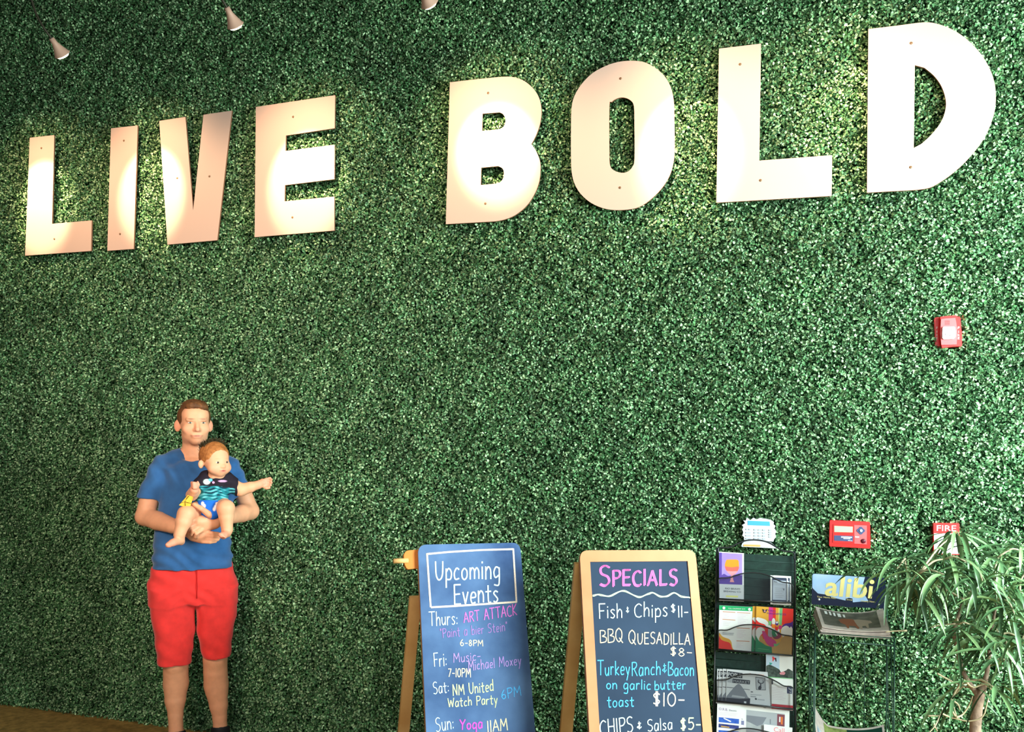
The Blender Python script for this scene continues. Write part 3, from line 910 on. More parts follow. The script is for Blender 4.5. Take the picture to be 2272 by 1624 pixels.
L2 = [('chalk_heading', CP_hot, stroke_text('SPECIALS', (360, 440), (992, 436), 168, smallcap=.74) + stroke_text('SPECIALS', (368, 432), (1000, 428), 160, smallcap=.74, seed=0), 12),
      ('chalk_wave', CP_mint, [wave, [p + np.array([0, 7 + 3 * math.sin(i)]) for i, p in enumerate(wave)]], 6),
      L(W, CP_w, 'Fish', (362, 704), (552, 696), 112, 8), L(W, CP_w, '&', (580, 652), (606, 650), 48, 5), L(W, CP_w, 'Chips', (648, 690), (918, 688), 112, 8), L(W, CP_w, '$', (946, 655), (985, 650), 66, 6), L(W, CP_w, '11-', (1003, 694), (1086, 690), 92, 8),
      L(W, CP_tan, 'BBQ', (370, 900), (556, 892), 104, 8), L(W, CP_tan, 'QUESADILLA', (602, 908), (1102, 914), 112, 8, smallcap=.8), L(W, CP_tan, '$8-', (938, 1004), (1116, 1012), 66, 7),
      L(W, CP_blue, 'Turkey', (352, 1164), (612, 1160), 112, 8), L(W, CP_blue, 'Ranch', (628, 1166), (862, 1162), 106, 8), L(W, CP_blue, '&', (872, 1135), (912, 1133), 72, 6), L(W, CP_blue, 'Bacon', (922, 1166), (1132, 1166), 102, 8),
      L(W, CP_blue, 'on garlic', (420, 1274), (782, 1282), 78, 8), L(W, CP_blue, 'butter', (812, 1280), (1066, 1276), 76, 8), L(W, CP_blue, 'toast', (428, 1422), (646, 1418), 84, 8), L(W, CP_peach, '$10-', (798, 1410), (1056, 1414), 104, 9),
      L(W, CP_w, 'CHIPS', (372, 1656), (640, 1622), 122, 8), L(W, CP_w, '&', (668, 1596), (708, 1592), 60, 7), L(W, CP_w, 'Salsa', (756, 1618), (958, 1600), 92, 7), L(W, CP_yg, '$5-', (1022, 1606), (1188, 1602), 88, 9)]
chalk_lines(B2, panel, root, L2, T4, 1 / 3.66 / 560)

# ------------------------------------------------------------------ magazine rack
RT_T = math.radians(13.0)
RN = np.array([0, -math.cos(RT_T), math.sin(RT_T)])
RP0 = np.array([0.03, -0.14, 1.14])
RU = np.array([0, math.sin(RT_T), math.cos(RT_T)])       # up along the rack (leaning back to the wall)
RP = lambda p, o=0.0: onPlane(p[0], p[1], RP0 + RN * o, RN)
C5 = lambda x, y: (1570 + x / 6.496, 1130 + y / 6.496)
C6 = lambda x, y: (1570 + x / 5.524, 1330 + y / 5.524)
C7 = lambda x, y: (1570 + x / 9.088, 1480 + y / 9.088)
C8 = lambda x, y: (1580 + x / 11.36, 1330 + y / 11.36)
M_mesh = mat('dark_mesh_panel', (22, 48, 42), 0.6, 0.3, var=0.25, scale=60)
M_wire = mat('black_wire', (34, 36, 40), 0.35, 0.5)
M_smoke = mat('smoky_plastic', (40, 44, 54), 0.25, 0.3, alpha=0.15)
TLp, TRp, BLp, BRp = (1593, 1222), (1764, 1232), (1580, 1624), (1764, 1624)
tl, tr, bl, br = RP(TLp, -0.012), RP(TRp, -0.012), RP(BLp, -0.012), RP(BRp, -0.012)
xl0, xr0 = tl[0], tr[0]
xl1, xr1 = (tl[0] + bl[0]) / 2, (tr[0] + br[0]) / 2
zfoot = -(RP0[2] - 0.012) / math.cos(RT_T)


def rk(x, v, o=0.0):
    """rack coordinates: x along the wall, v up the rack from its top edge, o outwards"""
    return np.array([x, RP0[1], RP0[2]]) + RU * v + RN * o


root = thing('magazine_rack', 'black wire magazine rack with four tiers, under the white keypad', 'magazine rack', (0.03, -0.25, 0.0))
mb = MB()
for x in (xl1, xr1):
    mb.tube([rk(x, 0.0, 0.0), rk(x, -1.155, 0.0)], 0.0038, M_wire, 8)
    mb.tube([rk(x, -0.005, -0.03), rk(x, -0.9, -0.03)], 0.003, M_wire, 8)
for v in (-1.0, ):
    mb.tube([rk(xl1, v), rk(xr1, v)], 0.005, M_wire, 8)
mb.build('frame', root, root)
hw = smooth([RP(C5(*p), 0.0) for p in [(158, 640), (155, 560), (180, 550), (300, 550), (420, 500), (530, 455), (660, 440), (800, 455), (900, 490), (1000, 550), (1090, 600), (1200, 610), (1245, 640), (1248, 720)]], 4)
mb = MB(); mb.tube(hw, 0.0034, M_wire, 8); mb.build('top_handle', root, root)
TIERS = []
vt = [np.dot(RP(p, 0) - RP0, RU) for p in [(1680, 1226), (1680, 1338), (1680, 1450), (1680, 1562), (1680, 1670)]]
for i in range(4):
    mb = MB(); a = rk(xl1 + 0.004, vt[i] - 0.006, -0.014)
    mb.box(a, (xr1 - xl1 - 0.008, 0, 0), RU * (vt[i + 1] - vt[i] + 0.004), -RN * 0.003, M_mesh)
    bp = mb.build('back_panel', root, root)
    mb = MB()
    for k in range(1, 6):
        mb.tube([rk(xl1, vt[i] + (vt[i + 1] - vt[i]) * k / 6, -0.0125), rk(xr1, vt[i] + (vt[i + 1] - vt[i]) * k / 6, -0.0125)], 0.0013, mat('dull_green_wire', (34, 62, 56), 0.5), 6)
    mb.build('back_wires', bp, root)
PO = 0.034
TW = [
 [C5(*p) for p in [(162, 1290), (160, 1020), (180, 992), (310, 985), (400, 955), (480, 930), (560, 917), (640, 913), (720, 918), (800, 930), (920, 970), (1000, 1015), (1080, 1050), (1190, 1066), (1228, 1110), (1226, 1345)]],
 [C6(*p) for p in [(128, 610), (132, 395), (145, 375), (240, 375), (330, 340), (420, 315), (530, 308), (640, 318), (740, 345), (830, 385), (910, 430), (1030, 450), (1048, 480), (1040, 690)]],
 [C7(*p) for p in [(183, 690), (182, 290), (200, 262), (370, 255), (500, 200), (600, 170), (700, 150), (800, 143), (900, 145), (1080, 170), (1250, 225), (1400, 300), (1540, 380), (1680, 393), (1730, 440), (1735, 850)]],
 [C7(*p) for p in [(170, 1800), (170, 1380), (200, 1350), (360, 1330), (480, 1290), (600, 1255), (700, 1237), (870, 1240), (1050, 1270), (1230, 1312), (1400, 1380), (1540, 1450), (1690, 1465), (1735, 1510), (1740, 1920)]],
]
for i, t in enumerate(TW):
    P = [RP(p, PO) for p in t]
    mb = MB(); top = smooth(P[1:-1], 3)
    loop = [P[0]] + top + [P[-1]]
    mb.tube(loop, 0.0026, M_wire, 8)
    a = P[0]; b = P[-1]
    mb.tube([a, b], 0.0034, M_wire, 8)
    for e in (a, b):
        mb.tube([e, e - RN * (PO + 0.012)], 0.003, M_wire, 6)
    wr = mb.build('pocket_wire', root, root)
    mb = MB()
    pl3 = [p - RN * 0.002 for p in loop]
    mb.prism([pl3[::-1]], RN, 0.0008, M_smoke)
    mb.build('pocket_panel', wr, root)
    mb = MB(); mb.box(a - RN * (PO + 0.010) , b - a, RN * (PO + 0.010), RU * 0.003, M_wire)
    mb.build('pocket_floor', wr, root)


def sheet(name, label, cat, quad, off, th, mbase, art=(), texts=(), group=None, mback=None):
    """printed matter on the rack: quad + art in photo pixels, raised from the rack plane by off"""
    mb = MB()
    mb.prism([[RP(p, off) for p in quad][::-1]], RN, th, mbase, mback or M_pw)
    for k, a in enumerate(art):
        pts, mm = a[0], a[1]
        mb.prism([[RP(p, off + 0.00006 * (k + 1)) for p in pts][::-1]], RN, 0, mm)
    K = len(art) + 1
    for tx in texts:
        s, p0, p1, cap, mm = tx
        up = RU * (cap / 545.0)
        put_text(mb, s, RP(p0, off + 0.00006 * K + 0.00006), RP(p1, off + 0.00006 * K + 0.00006), up, RN, mm)
    return tag(mb.build(name), label, cat, group)


cc = lambda K, *p: [K(*q) for q in p]
sm_ = lambda K, *p: [tuple(q) for q in smooth([K(*q) for q in p], 4)]


def bar(K, x0, y0, x1, y1, h):
    return [K(x0, y0), K(x1, y1), K(x1, y1 + h), K(x0, y0 + h)]


mp = lambda n, *c: mat('ink_' + n, c, 0.5, 0.25)
I_pur = mat('ink_purple', (158, 128, 222), 0.5, 0.25, rgb2=(176, 150, 232), scale=8); I_dpur = mp('deep_purple', 96, 72, 160); I_or = mp('orange', 255, 148, 44); I_rose = mp('coral', 252, 104, 92); I_pink = mp('salmon', 226, 150, 160)
I_grey = mp('light_grey', 208, 210, 216); I_ink = mp('ink', 46, 48, 66); I_yel = mp('yellow', 226, 222, 130); I_phone = mp('phone', 60, 66, 90); I_screen = mp('phone_screen', 204, 212, 230)
I_green = mp('green', 36, 176, 110); I_brown = mp('brown_rule', 214, 150, 118); I_rule = mp('pale_rule', 224, 206, 222); I_red = mp('red', 236, 52, 44); I_ochre = mp('ochre', 232, 170, 62)
I_mag = mp('magenta', 216, 54, 140); I_lgreen = mp('leaf_green', 124, 196, 130); I_dgreen = mp('dark_green', 20, 136, 88); I_violet = mp('violet', 84, 44, 150); I_maroon = mp('maroon', 150, 40, 84); I_tan = mp('tan', 206, 160, 84)
I_news = mp('newsprint', 216, 218, 224); I_char = mp('charcoal', 52, 54, 66); I_mid = mp('mid_grey', 130, 134, 146); I_ltg = mp('soft_grey', 176, 180, 188); I_sky = mp('pale_sky', 196, 218, 240); I_hedge = mat('ink_hedge', (44, 52, 52), 0.5, 0.25, rgb2=(86, 100, 92), scale=90)
I_blue = mat('ink_photo_blue', (46, 84, 190), 0.5, 0.25, rgb2=(70, 120, 214), scale=60); I_dblue = mat('ink_photo_navy', (34, 44, 110), 0.5, 0.25, rgb2=(70, 80, 150), scale=90); I_teal = mp('teal', 70, 170, 160)
I_callpink = mp('call_pink', 244, 130, 146); I_wine = mp('wine', 128, 72, 84); I_shade = mat('ink_grey_photo', (150, 154, 160), 0.5, 0.25, rgb2=(186, 190, 194), scale=14); I_orange2 = mp('rust', 226, 120, 60)
I_horse = mp('horse_red', 240, 72, 72); I_band = mp('red_band', 196, 44, 58)

# tier one
sheet('brewery_brochure', 'purple brochure with an orange beer glass, top left pocket', 'brochure', cc(C5, (165, 610), (523, 632), (523, 1330), (166, 1312)), 0.016, 0.004, M_pw,
      [(cc(C5, (166, 622), (500, 643), (500, 1088), (166, 1075)), I_pur), (cc(C5, (166, 622), (205, 624), (205, 1076), (166, 1075)), I_dpur), (sm_(C5, (166, 1000), (230, 930), (300, 960), (420, 940), (500, 960)) + cc(C5, (500, 1088), (166, 1075)), I_dpur),
       (cc(C5, (166, 1078), (522, 1092), (522, 1328), (166, 1310)), I_grey),
       (sm_(C5, (275, 725), (355, 722), (438, 730), (452, 790), (450, 850), (425, 905), (390, 940), (350, 950), (305, 925), (265, 875), (248, 815), (258, 760), (275, 725)), I_or),
       (sm_(C5, (249, 820), (350, 835), (452, 828), (425, 905), (390, 940), (350, 950), (305, 925), (265, 875), (249, 820)), I_rose), (sm_(C5, (270, 885), (350, 893), (432, 893), (390, 940), (350, 950), (305, 925), (270, 885)), I_pink),
       (cc(C5, (335, 950), (365, 950), (368, 1010), (385, 1050), (318, 1048), (332, 1010)), I_pink), (cc(C5, (265, 1240), (440, 1246), (438, 1270), (264, 1264)), I_yel)],
      [('RIO BRAVO', C5(255, 1152), C5(470, 1162), 26 / 6.5, I_ink), ('BREWING CO', C5(232, 1192), C5(480, 1204), 26 / 6.5, I_ink)])


def phone_card(x0, x1, off, label):
    w = x1 - x0
    q = cc(C5, (x0, 950), (x1, 950 + w * 0.06), (x1, 1370 + w * 0.06), (x0, 1368))
    rr = [tuple(p) for p in rounded(cc(C5, (x0 + 25, 980), (x0 + 236, 990), (x0 + 236, 1358), (x0 + 22, 1352)), 2.4, 4)]
    sheet('event_card', label, 'card', q, off, 0.0015, M_pw,
          [(rr, I_phone), (cc(C5, (x0 + 36, 1020), (x0 + 226, 1032), (x0 + 226, 1310), (x0 + 34, 1302)), I_screen), (bar(C5, x0 + 46, 1035, x0 + 100, 1040, 12), I_mid)] +
          [(bar(C5, x0 + 60 + (i % 3) * 6, 1130 + i * 26, x0 + 190 - (i % 2) * 16, 1136 + i * 26, 7), I_ltg) for i in range(6)] + [(cc(C5, (x0 + 180, 1140), (x0 + 205, 1142), (x0 + 198, 1170), (x0 + 186, 1168)), I_mid)],
          group='phone picture cards in the top pocket')


phone_card(905, 1158, 0.020, 'front white card printed with a dark phone outline, top right pocket')
phone_card(950, 1203, 0.014, 'rear card with a phone outline, peeking out right of the front one')

# tier two
head = cc(C8, (182, 148), (1018, 188), (1012, 296), (182, 262))
sheet('bifold_magazine', 'white leaflet page with a green header, second tier left', 'magazine', cc(C8, (182, 146), (1018, 186), (985, 1310), (152, 1278)), 0.014, 0.004, M_pw,
      [(head, I_green)] + [(bar(C8, *b), I_brown) for b in [(268, 298, 585, 318, 18), (630, 320, 965, 338, 16), (262, 490, 585, 512, 18), (618, 706, 950, 724, 18), (612, 1032, 945, 1050, 18)]] +
      [(bar(C8, 275 + (i % 3) * 4, 355 + i * 30, 430 - (i % 2) * 40, 361 + i * 30, 7), I_rule) for i in range(4)] + [(bar(C8, 640, 375 + i * 40, 910 - (i % 3) * 60, 388 + i * 40, 8), I_rule) for i in range(7)] +
      [(bar(C8, 275, 560 + i * 40, 480 - (i % 3) * 30, 570 + i * 40, 7), I_rule) for i in range(3)] + [(bar(C8, 620, 770 + i * 36, 860 - (i % 3) * 50, 782 + i * 36, 7), I_rule) for i in range(6)] +
      [(bar(C8, 260, 830 + i * 22, 550 - i * 8, 846 + i * 22, 8), I_mid) for i in range(3)] + [(bar(C8, 615, 1090 + i * 34, 780 - (i % 2) * 50, 1098 + i * 34, 7), I_rule) for i in range(4)] +
      [(sm_(C8, (150, 830), (190, 850), (260, 930), (350, 970), (430, 1000), (480, 1060), (500, 1150), (520, 1230), (570, 1285)) + cc(C8, (154, 1276)), I_ochre),
       (sm_(C8, (150, 830), (180, 920), (230, 1010), (310, 1050), (420, 1080), (470, 1130), (490, 1200), (515, 1255), (560, 1288)) + cc(C8, (154, 1276)), I_red),
       (ellipse2(C8(297, 214), 3.2, 3.2, 14), M_pw), (ellipse2(C8(942, 248), 3.2, 3.2, 14), M_pw)],
      [('FULL CALENDAR 2019', C8(410, 238), C8(832, 256), 30 / 11.36, M_pw)])


def king_mag(dx, off, label):
    Q = lambda x, y: C8(x + dx, y)
    sheet('illustrated_magazine', label, 'magazine', cc(Q, (1115, 168), (2050, 238), (2005, 1392), (1085, 1352)), off, 0.003, I_ochre,
          [(cc(Q, (1430, 190), (1535, 200), (1530, 700), (1420, 700)), I_mag), (cc(Q, (1535, 200), (1605, 206), (1600, 700), (1530, 700)), I_red), (cc(Q, (1672, 212), (1705, 214), (1690, 640), (1664, 640)), I_yel),
           (cc(Q, (1705, 214), (1778, 220), (1755, 640), (1690, 640)), I_lgreen), (cc(Q, (1778, 220), (2050, 240), (2040, 640), (1755, 640)), I_red),
           (sm_(Q, (2040, 540), (1980, 585), (1900, 600), (1830, 615), (1770, 660)) + cc(Q, (1760, 760), (2032, 760)), I_violet),
           (cc(Q, (1108, 480)) + sm_(Q, (1108, 480), (1140, 450), (1220, 465), (1330, 500), (1400, 560), (1440, 640), (1520, 690)) + cc(Q, (1700, 760), (1700, 900), (1100, 900)), M_pw),
           (cc(Q, (1106, 500)) + sm_(Q, (1106, 500), (1160, 560), (1240, 600), (1320, 630), (1380, 690), (1440, 715)) + cc(Q, (1560, 760), (1500, 1000), (1098, 1000)), I_red),
           (sm_(Q, (1740, 850), (1740, 760), (1790, 690), (1860, 660), (1920, 680), (1955, 715), (1990, 680), (2028, 740)) + cc(Q, (2018, 960), (1800, 1000)), M_pw),
           (sm_(Q, (1105, 780), (1150, 720), (1230, 700), (1300, 735), (1330, 790), (1260, 860), (1200, 940), (1190, 1010)) + cc(Q, (1180, 1120), (1098, 1000)), M_pw),
           (cc(Q, (1097, 890)) + sm_(Q, (1097, 890), (1130, 960), (1180, 1040), (1270, 1100), (1370, 1160), (1500, 1190)) + cc(Q, (1520, 1368), (1086, 1350)), I_dgreen),
           (sm_(Q, (1500, 1190), (1560, 1195), (1640, 1160), (1710, 1080), (1760, 980), (1820, 925), (1900, 905), (1960, 935), (2016, 980)) + cc(Q, (2005, 1390), (1515, 1368)), I_tan),
           (sm_(Q, (1255, 900), (1290, 1000), (1340, 1110), (1400, 1165), (1330, 1130), (1240, 1080), (1185, 1000), (1200, 940)), I_tan),
           (sm_(Q, (1255, 800), (1300, 790), (1345, 830), (1400, 920), (1480, 965), (1560, 1010), (1620, 1090), (1560, 1180), (1480, 1190), (1390, 1130), (1330, 1040), (1290, 920), (1255, 800)), I_mag),
           (cc(Q, (1410, 740), (1600, 760), (1740, 850)) + sm_(Q, (1740, 850), (1745, 910), (1700, 970), (1620, 1000), (1560, 985), (1500, 950), (1440, 940), (1405, 900)), I_ltg),
           (sm_(Q, (1510, 770), (1600, 790), (1700, 830), (1745, 880), (1720, 960), (1640, 1000), (1560, 985), (1510, 910), (1510, 770)), I_maroon),
           (sm_(Q, (1510, 770), (1580, 790), (1640, 840), (1640, 890), (1590, 945), (1530, 920), (1505, 850), (1510, 770)), I_dgreen),
           (cc(Q, (1585, 830), (1615, 840), (1655, 905), (1630, 910)), M_pw), (sm_(Q, (1550, 1110), (1640, 1120), (1710, 1080), (1650, 1160), (1570, 1180), (1550, 1110)), I_lgreen),
           ([tuple(p) for p in ellipse2(Q(1550, 560), 4.0, 8.2, 16)], M_pw), ([tuple(p) for p in ellipse2(Q(1635, 600), 3.5, 5, 14)], I_violet), ([tuple(p) for p in ellipse2(Q(1635, 580), 2.4, 2.4, 12)], M_pw),
           (cc(Q, (1425, 540), (1495, 545), (1490, 650), (1422, 645)), I_lgreen), (cc(Q, (1510, 620), (1590, 630), (1580, 740), (1500, 700)), I_or), (cc(Q, (1590, 680), (1665, 690), (1655, 790), (1585, 760)), I_red),
           (cc(Q, (1685, 650), (1765, 665), (1745, 750), (1675, 740)), I_mag), (cc(Q, (1150, 1232), (1440, 1262), (1440, 1272), (1150, 1242)), I_lgreen),
           (cc(Q, (1262, 240), (1300, 246), (1330, 285), (1365, 250), (1402, 244), (1345, 340), (1300, 330)), I_char), ([tuple(p) for p in ellipse2(Q(1328, 296), 2, 2, 10)], I_pink)],
          [('KING', Q(1415, 298), Q(1600, 318), 46 / 11.36, I_violet), ('MAGNIFICO', Q(1388, 368), Q(1862, 402), 46 / 11.36, I_violet)], group='two copies of the colourful magazine')


king_mag(-90, 0.012, 'rear copy of the colourful wavy magazine, only its left strip showing')
king_mag(0, 0.019, 'front copy of the colourful wavy magazine, second tier right')

# tier three
sheet('flyer', 'tall flyer with a red horse and sky, leaning in the third tier', 'flyer', cc(C6, (715, 643), (1045, 666), (1043, 1362), (715, 1340)), 0.006, 0.002, M_pw,
      [(cc(C6, (716, 646), (1045, 669), (1045, 676), (716, 653)), I_band), (cc(C6, (718, 656), (880, 668), (880, 880), (718, 870)), I_sky),
       (sm_(C6, (718, 815), (760, 800), (830, 830), (880, 860), (900, 890), (960, 870), (990, 850), (1043, 880)) + cc(C6, (1043, 968), (718, 948)), I_hedge), (cc(C6, (718, 945), (1043, 966), (1043, 976), (718, 955)), I_lgreen),
       (cc(C6, (880, 900), (930, 880), (955, 900), (940, 925), (890, 920)), I_pink),
       (cc(C6, (790, 702), (806, 698), (816, 712), (840, 716), (846, 760), (832, 758), (828, 738), (810, 736), (808, 758), (794, 756), (796, 722)), I_horse), (cc(C6, (822, 716), (841, 717), (846, 762), (832, 760), (828, 740)), I_ink),
       (cc(C6, (757, 770), (795, 782), (778, 800), (760, 800)), I_teal)])
sheet('newsletter', 'white newsletter with a red band at its foot, third tier right', 'newsletter', cc(C7, (1290, 214), (1724, 250), (1724, 872), (1288, 836)), 0.018, 0.002, M_pw,
      [(cc(C7, (1292, 738), (1724, 776), (1724, 872), (1288, 836)), I_band), (cc(C7, (1600, 392), (1700, 402), (1700, 540), (1600, 530)), I_navy_ if False else mp('stamp_navy', 66, 74, 112)), (cc(C7, (1625, 410), (1690, 450), (1680, 480), (1630, 440)), I_ltg), (cc(C7, (1640, 490), (1690, 500), (1670, 530)), I_ltg),
       (cc(C7, (1290, 250), (1320, 258), (1318, 350), (1290, 345)), I_char)] + [(bar(C7, 1300, 400 + i * 34, 1580 - (i % 3) * 30, 424 + i * 34, 8), I_rule) for i in range(8)])


def market_news(dx, dy, off, label):
    Q = lambda x, y: C7(x + dx, y + dy)
    sheet('newspaper', label, 'newspaper', cc(Q, (390, 40), (1210, 100), (1275, 825), (362, 735)), off, 0.0015, I_news,
          [(cc(Q, (405, 78), (705, 122), (700, 228), (402, 200)), I_char), (cc(Q, (505, 228), (858, 268), (852, 350), (500, 318)), I_char),
           (cc(Q, (398, 215), (500, 230), (500, 320), (395, 305)), I_ltg), (cc(Q, (385, 398), (850, 452), (850, 462), (385, 410)), I_char),
           (sm_(Q, (380, 590), (480, 470), (560, 380), (625, 338), (680, 380), (760, 500), (810, 600)) + cc(Q, (860, 640), (850, 745), (366, 705)), I_mid), (cc(Q, (372, 615), (640, 640), (860, 630), (852, 748), (366, 705)), I_char),
           (cc(Q, (735, 690), (780, 694), (778, 748), (733, 744)), I_news), (cc(Q, (500, 560), (760, 600), (740, 630), (480, 600)), I_ltg),
           (cc(Q, (965, 196), (1160, 214), (1172, 468), (978, 458)), I_char), (cc(Q, (974, 206), (1152, 222), (1162, 458), (986, 450)), I_ltg),
           (sm_(Q, (1025, 400), (1050, 375), (1080, 385), (1085, 430), (1060, 458), (1025, 448), (1020, 420), (1025, 400)), I_char), (cc(Q, (1058, 330), (1082, 332), (1082, 390), (1062, 388)), I_char),
           (cc(Q, (1000, 250), (1030, 300), (1070, 318), (1072, 340), (1018, 318)), I_char), (cc(Q, (1148, 258), (1120, 310), (1078, 320), (1078, 340), (1132, 322)), I_char), (cc(Q, (1020, 240), (1040, 270), (1038, 300), (1026, 290)), I_char), (cc(Q, (1118, 250), (1110, 280), (1112, 306), (1124, 296)), I_char),
           (bar(Q, 865, 545, 1085, 560, 16), I_ltg), (bar(Q, 865, 585, 975, 594, 14), I_mid), (bar(Q, 870, 490, 915, 494, 16), I_char), (cc(Q, (950, 635), (975, 620), (1000, 645), (975, 665)), I_char), (bar(Q, 1010, 640, 1150, 655, 22), I_ltg)],
          [('POPUP', Q(415, 178), Q(700, 214), 72 / 9.088, I_news), ('MARKET', Q(520, 306), Q(848, 340), 52 / 9.088, I_ltg), ('Saturday', Q(850, 150), Q(1010, 164), 28 / 9.088, I_band), ('Start', Q(1030, 166), Q(1140, 176), 28 / 9.088, I_orange2)], group='overlapping copies of the market newspaper')


market_news(-196, -6, 0.0080, 'rearmost copy of the market newspaper, leftmost strip of the fan')
market_news(-150, -4, 0.0105, 'second copy from the back of the fanned market newspapers')
market_news(-80, -6, 0.0130, 'copy right behind the front one of the fanned market newspapers')
market_news(0, 0, 0.0155, 'front copy of the market newspaper with the deer picture in full')

# tier four
sheet('brochure', 'white brochure with two small blue photos, bottom left of the rack', 'brochure', cc(C7, (195, 728), (668, 752), (665, 1900), (165, 1880)), 0.020, 0.003, M_pw,
      [(cc(C7, (225, 1008), (635, 1048), (632, 1146), (222, 1108)), I_blue), (cc(C7, (222, 1138), (630, 1182), (628, 1256), (220, 1214)), I_dblue), (cc(C7, (220, 1268), (626, 1300), (624, 1420), (218, 1390)), I_blue)] +
      [(bar(C7, 240, 910 + i * 24, 610 - i * 20, 934 + i * 24, 6), I_rule) for i in range(3)] + [(cc(C7, (330, 1020), (480, 1090), (460, 1110), (320, 1040)), M_pw), (cc(C7, (270, 1180), (440, 1205), (440, 1225), (270, 1205)), I_tan)],
      [('O.R.B.', C7(228, 862), C7(410, 888), 48 / 9.088, I_lav_ if False else mp('logo_lilac', 150, 110, 170)), ('Electric', C7(435, 886), C7(585, 900), 34 / 9.088, I_navy2 if False else mp('logo_navy', 70, 70, 120))])
sheet('booklet', 'wide booklet with a grey interior photo and maroon tab, bottom tier', 'booklet', cc(C7, (655, 765), (1652, 885), (1640, 2000), (650, 1900)), 0.012, 0.004, M_pw,
      [(cc(C7, (780, 860), (1555, 945), (1550, 1400), (775, 1320)), I_ltg), (cc(C7, (782, 968), (1190, 1015), (1110, 1150), (1000, 1190), (860, 1120), (782, 1090)), I_mid), (cc(C7, (782, 1090), (860, 1120), (1000, 1190), (1100, 1160), (1100, 1280), (778, 1230)), I_shade),
       (cc(C7, (1405, 945), (1557, 965), (1552, 1200), (1400, 1180)), I_wine), (cc(C7, (1480, 1000), (1518, 1006), (1514, 1160), (1476, 1152)), I_orange2), (cc(C7, (1445, 1000), (1470, 1004), (1466, 1110), (1441, 1106)), M_pw),
       (cc(C7, (678, 1078), (735, 1084), (733, 1170), (676, 1160)), mp('stamp_violet', 130, 130, 170)), (bar(C7, 680, 1040, 712, 1044, 12), I_mid), (cc(C7, (1255, 1050), (1275, 1052), (1275, 1150), (1255, 1148)), I_mid)])
sheet('leaflet', 'white leaflet with a pink printed word, front of the bottom tier', 'leaflet', cc(C7, (1135, 1152), (1710, 1222), (1700, 1950), (1130, 1900)), 0.022, 0.0015, M_pw, [], [('Call', C7(1335, 1302), C7(1548, 1328), 88 / 9.088, I_callpink)])

# ------------------------------------------------------------------ newspaper stand
M_gwire = mat('dark_green_wire', (28, 66, 54), 0.4, 0.5)
CN = lambda x, y: (1780 + x / 9.555, 1260 + y / 9.555)
YR, YF = -0.25, -0.52
root = thing('newspaper_stand', 'dark wire newspaper stand with a printed header sign, left of the tree', 'newspaper stand', (onY(1880, 1500, -0.38)[0], -0.38, 0))
xl, xr = onY(1796, 1480, YR)[0], onY(1967, 1480, YR)[0]
fl, fr_ = onY(1812, 1480, YF)[0], onY(1984, 1480, YF)[0]
zt = onY(1803, 1276, YR)[2]
zs = 0.858
for nm, x, y, z1 in [('upright', xl, YR, zt - 0.03), ('upright', xr, YR, zt - 0.03), ('upright', fl - 0.006, YF, zs + 0.02), ('upright', fr_, YF, zs + 0.02)]:
    mb = MB(); mb.tube([(x, y, 0), (x, y, z1)], 0.0027, M_gwire, 8); mb.build(nm, root, root)
mb = MB()
for k in (0.33, 0.72):
    mb.tube([(xl + (xr - xl) * k, YR, 0.08), (xl + (xr - xl) * k, YR, zs + 0.09)], 0.0018, M_gwire, 6)
for k in (0.35, 0.7, ):
    mb.tube([(xr + 0.003, YR + (YF - YR) * k, 0.08), (fr_ + 0.001, YR + (YF - YR) * k, zs)], 0.0018, M_gwire, 6)
    mb.tube([(xl, YR + (YF - YR) * k, 0.08), (fl - 0.004, YR + (YF - YR) * k, zs)], 0.0018, M_gwire, 6)
for z in (0.56, 0.3):
    mb.tube([(fl - 0.006, YF, z), (xl, YR, z), (xr, YR, z), (fr_, YF, z)], 0.0018, M_gwire, 6)
mb.build('side_wires', root, root)
for nm, z, dz in (('top_shelf', zs, 0.03), ('lower_shelf', 0.33, 0.085)):
    mb = MB()
    fz, bz = z, z + dz
    mb.tube([(xl, YR, bz), (fl, YF - 0.01, fz + 0.01), (fl + 0.01, YF - 0.02, fz - 0.006), (fr_ - 0.01, YF - 0.02, fz - 0.006), (fr_, YF - 0.01, fz + 0.01), (xr, YR, bz), (xl, YR, bz)], 0.0027, M_gwire, 8)
    for k in range(1, 8):
        t = k / 8
        mb.tube([(xl + (xr - xl) * t, YR, bz - 0.004), (fl + (fr_ - fl) * t, YF - 0.018, fz - 0.008)], 0.002, M_gwire, 6)
    mb.tube([(fl, YF - 0.018, fz + 0.022), (fr_, YF - 0.018, fz + 0.022)], 0.002, M_gwire, 6)
    mb.build(nm, root, root)
# header sign
M_signblue = mat('sign_night_blue', (20, 32, 62), 0.3, 0.5)
M_signsky = mat('sign_sky', (196, 218, 246), 0.3, 0.5, rgb2=(150, 186, 232), scale=9)
M_signyel = mat('sign_yellow', (246, 226, 150), 0.4, 0.3)
YS = YR - 0.006
SP = lambda x, y, o=0: onY(*CN(x, y), YS - o)
mb = MB()
q2 = rounded([(p[0], p[2]) for p in (SP(205, 112), SP(1770, 215), SP(1752, 868), SP(195, 772))], [0.012, 0.012, 0.003, 0.003])
mb.prism([[np.array([a, YS, b]) for a, b in q2]], NY, 0.004, M_signblue)
sky = rounded([(p[0], p[2]) for p in (SP(215, 122), SP(1330, 195), SP(1290, 330), SP(1360, 460), SP(1320, 560), SP(1400, 700), SP(1080, 728), SP(700, 640), SP(480, 560), SP(330, 540), SP(260, 470), SP(212, 420))], [0.010] + [0.002] * 11)
mb.prism([[np.array([a, YS - 0.0004, b]) for a, b in sky]], NY, 0, M_signsky)
mb.prism([[SP(*p, .0006) for p in [(925, 650), (990, 632), (1065, 650), (1085, 840), (890, 828)]]], NY, 0, M_signblue)
sign = mb.build('header_sign', root, root)
mb = MB()
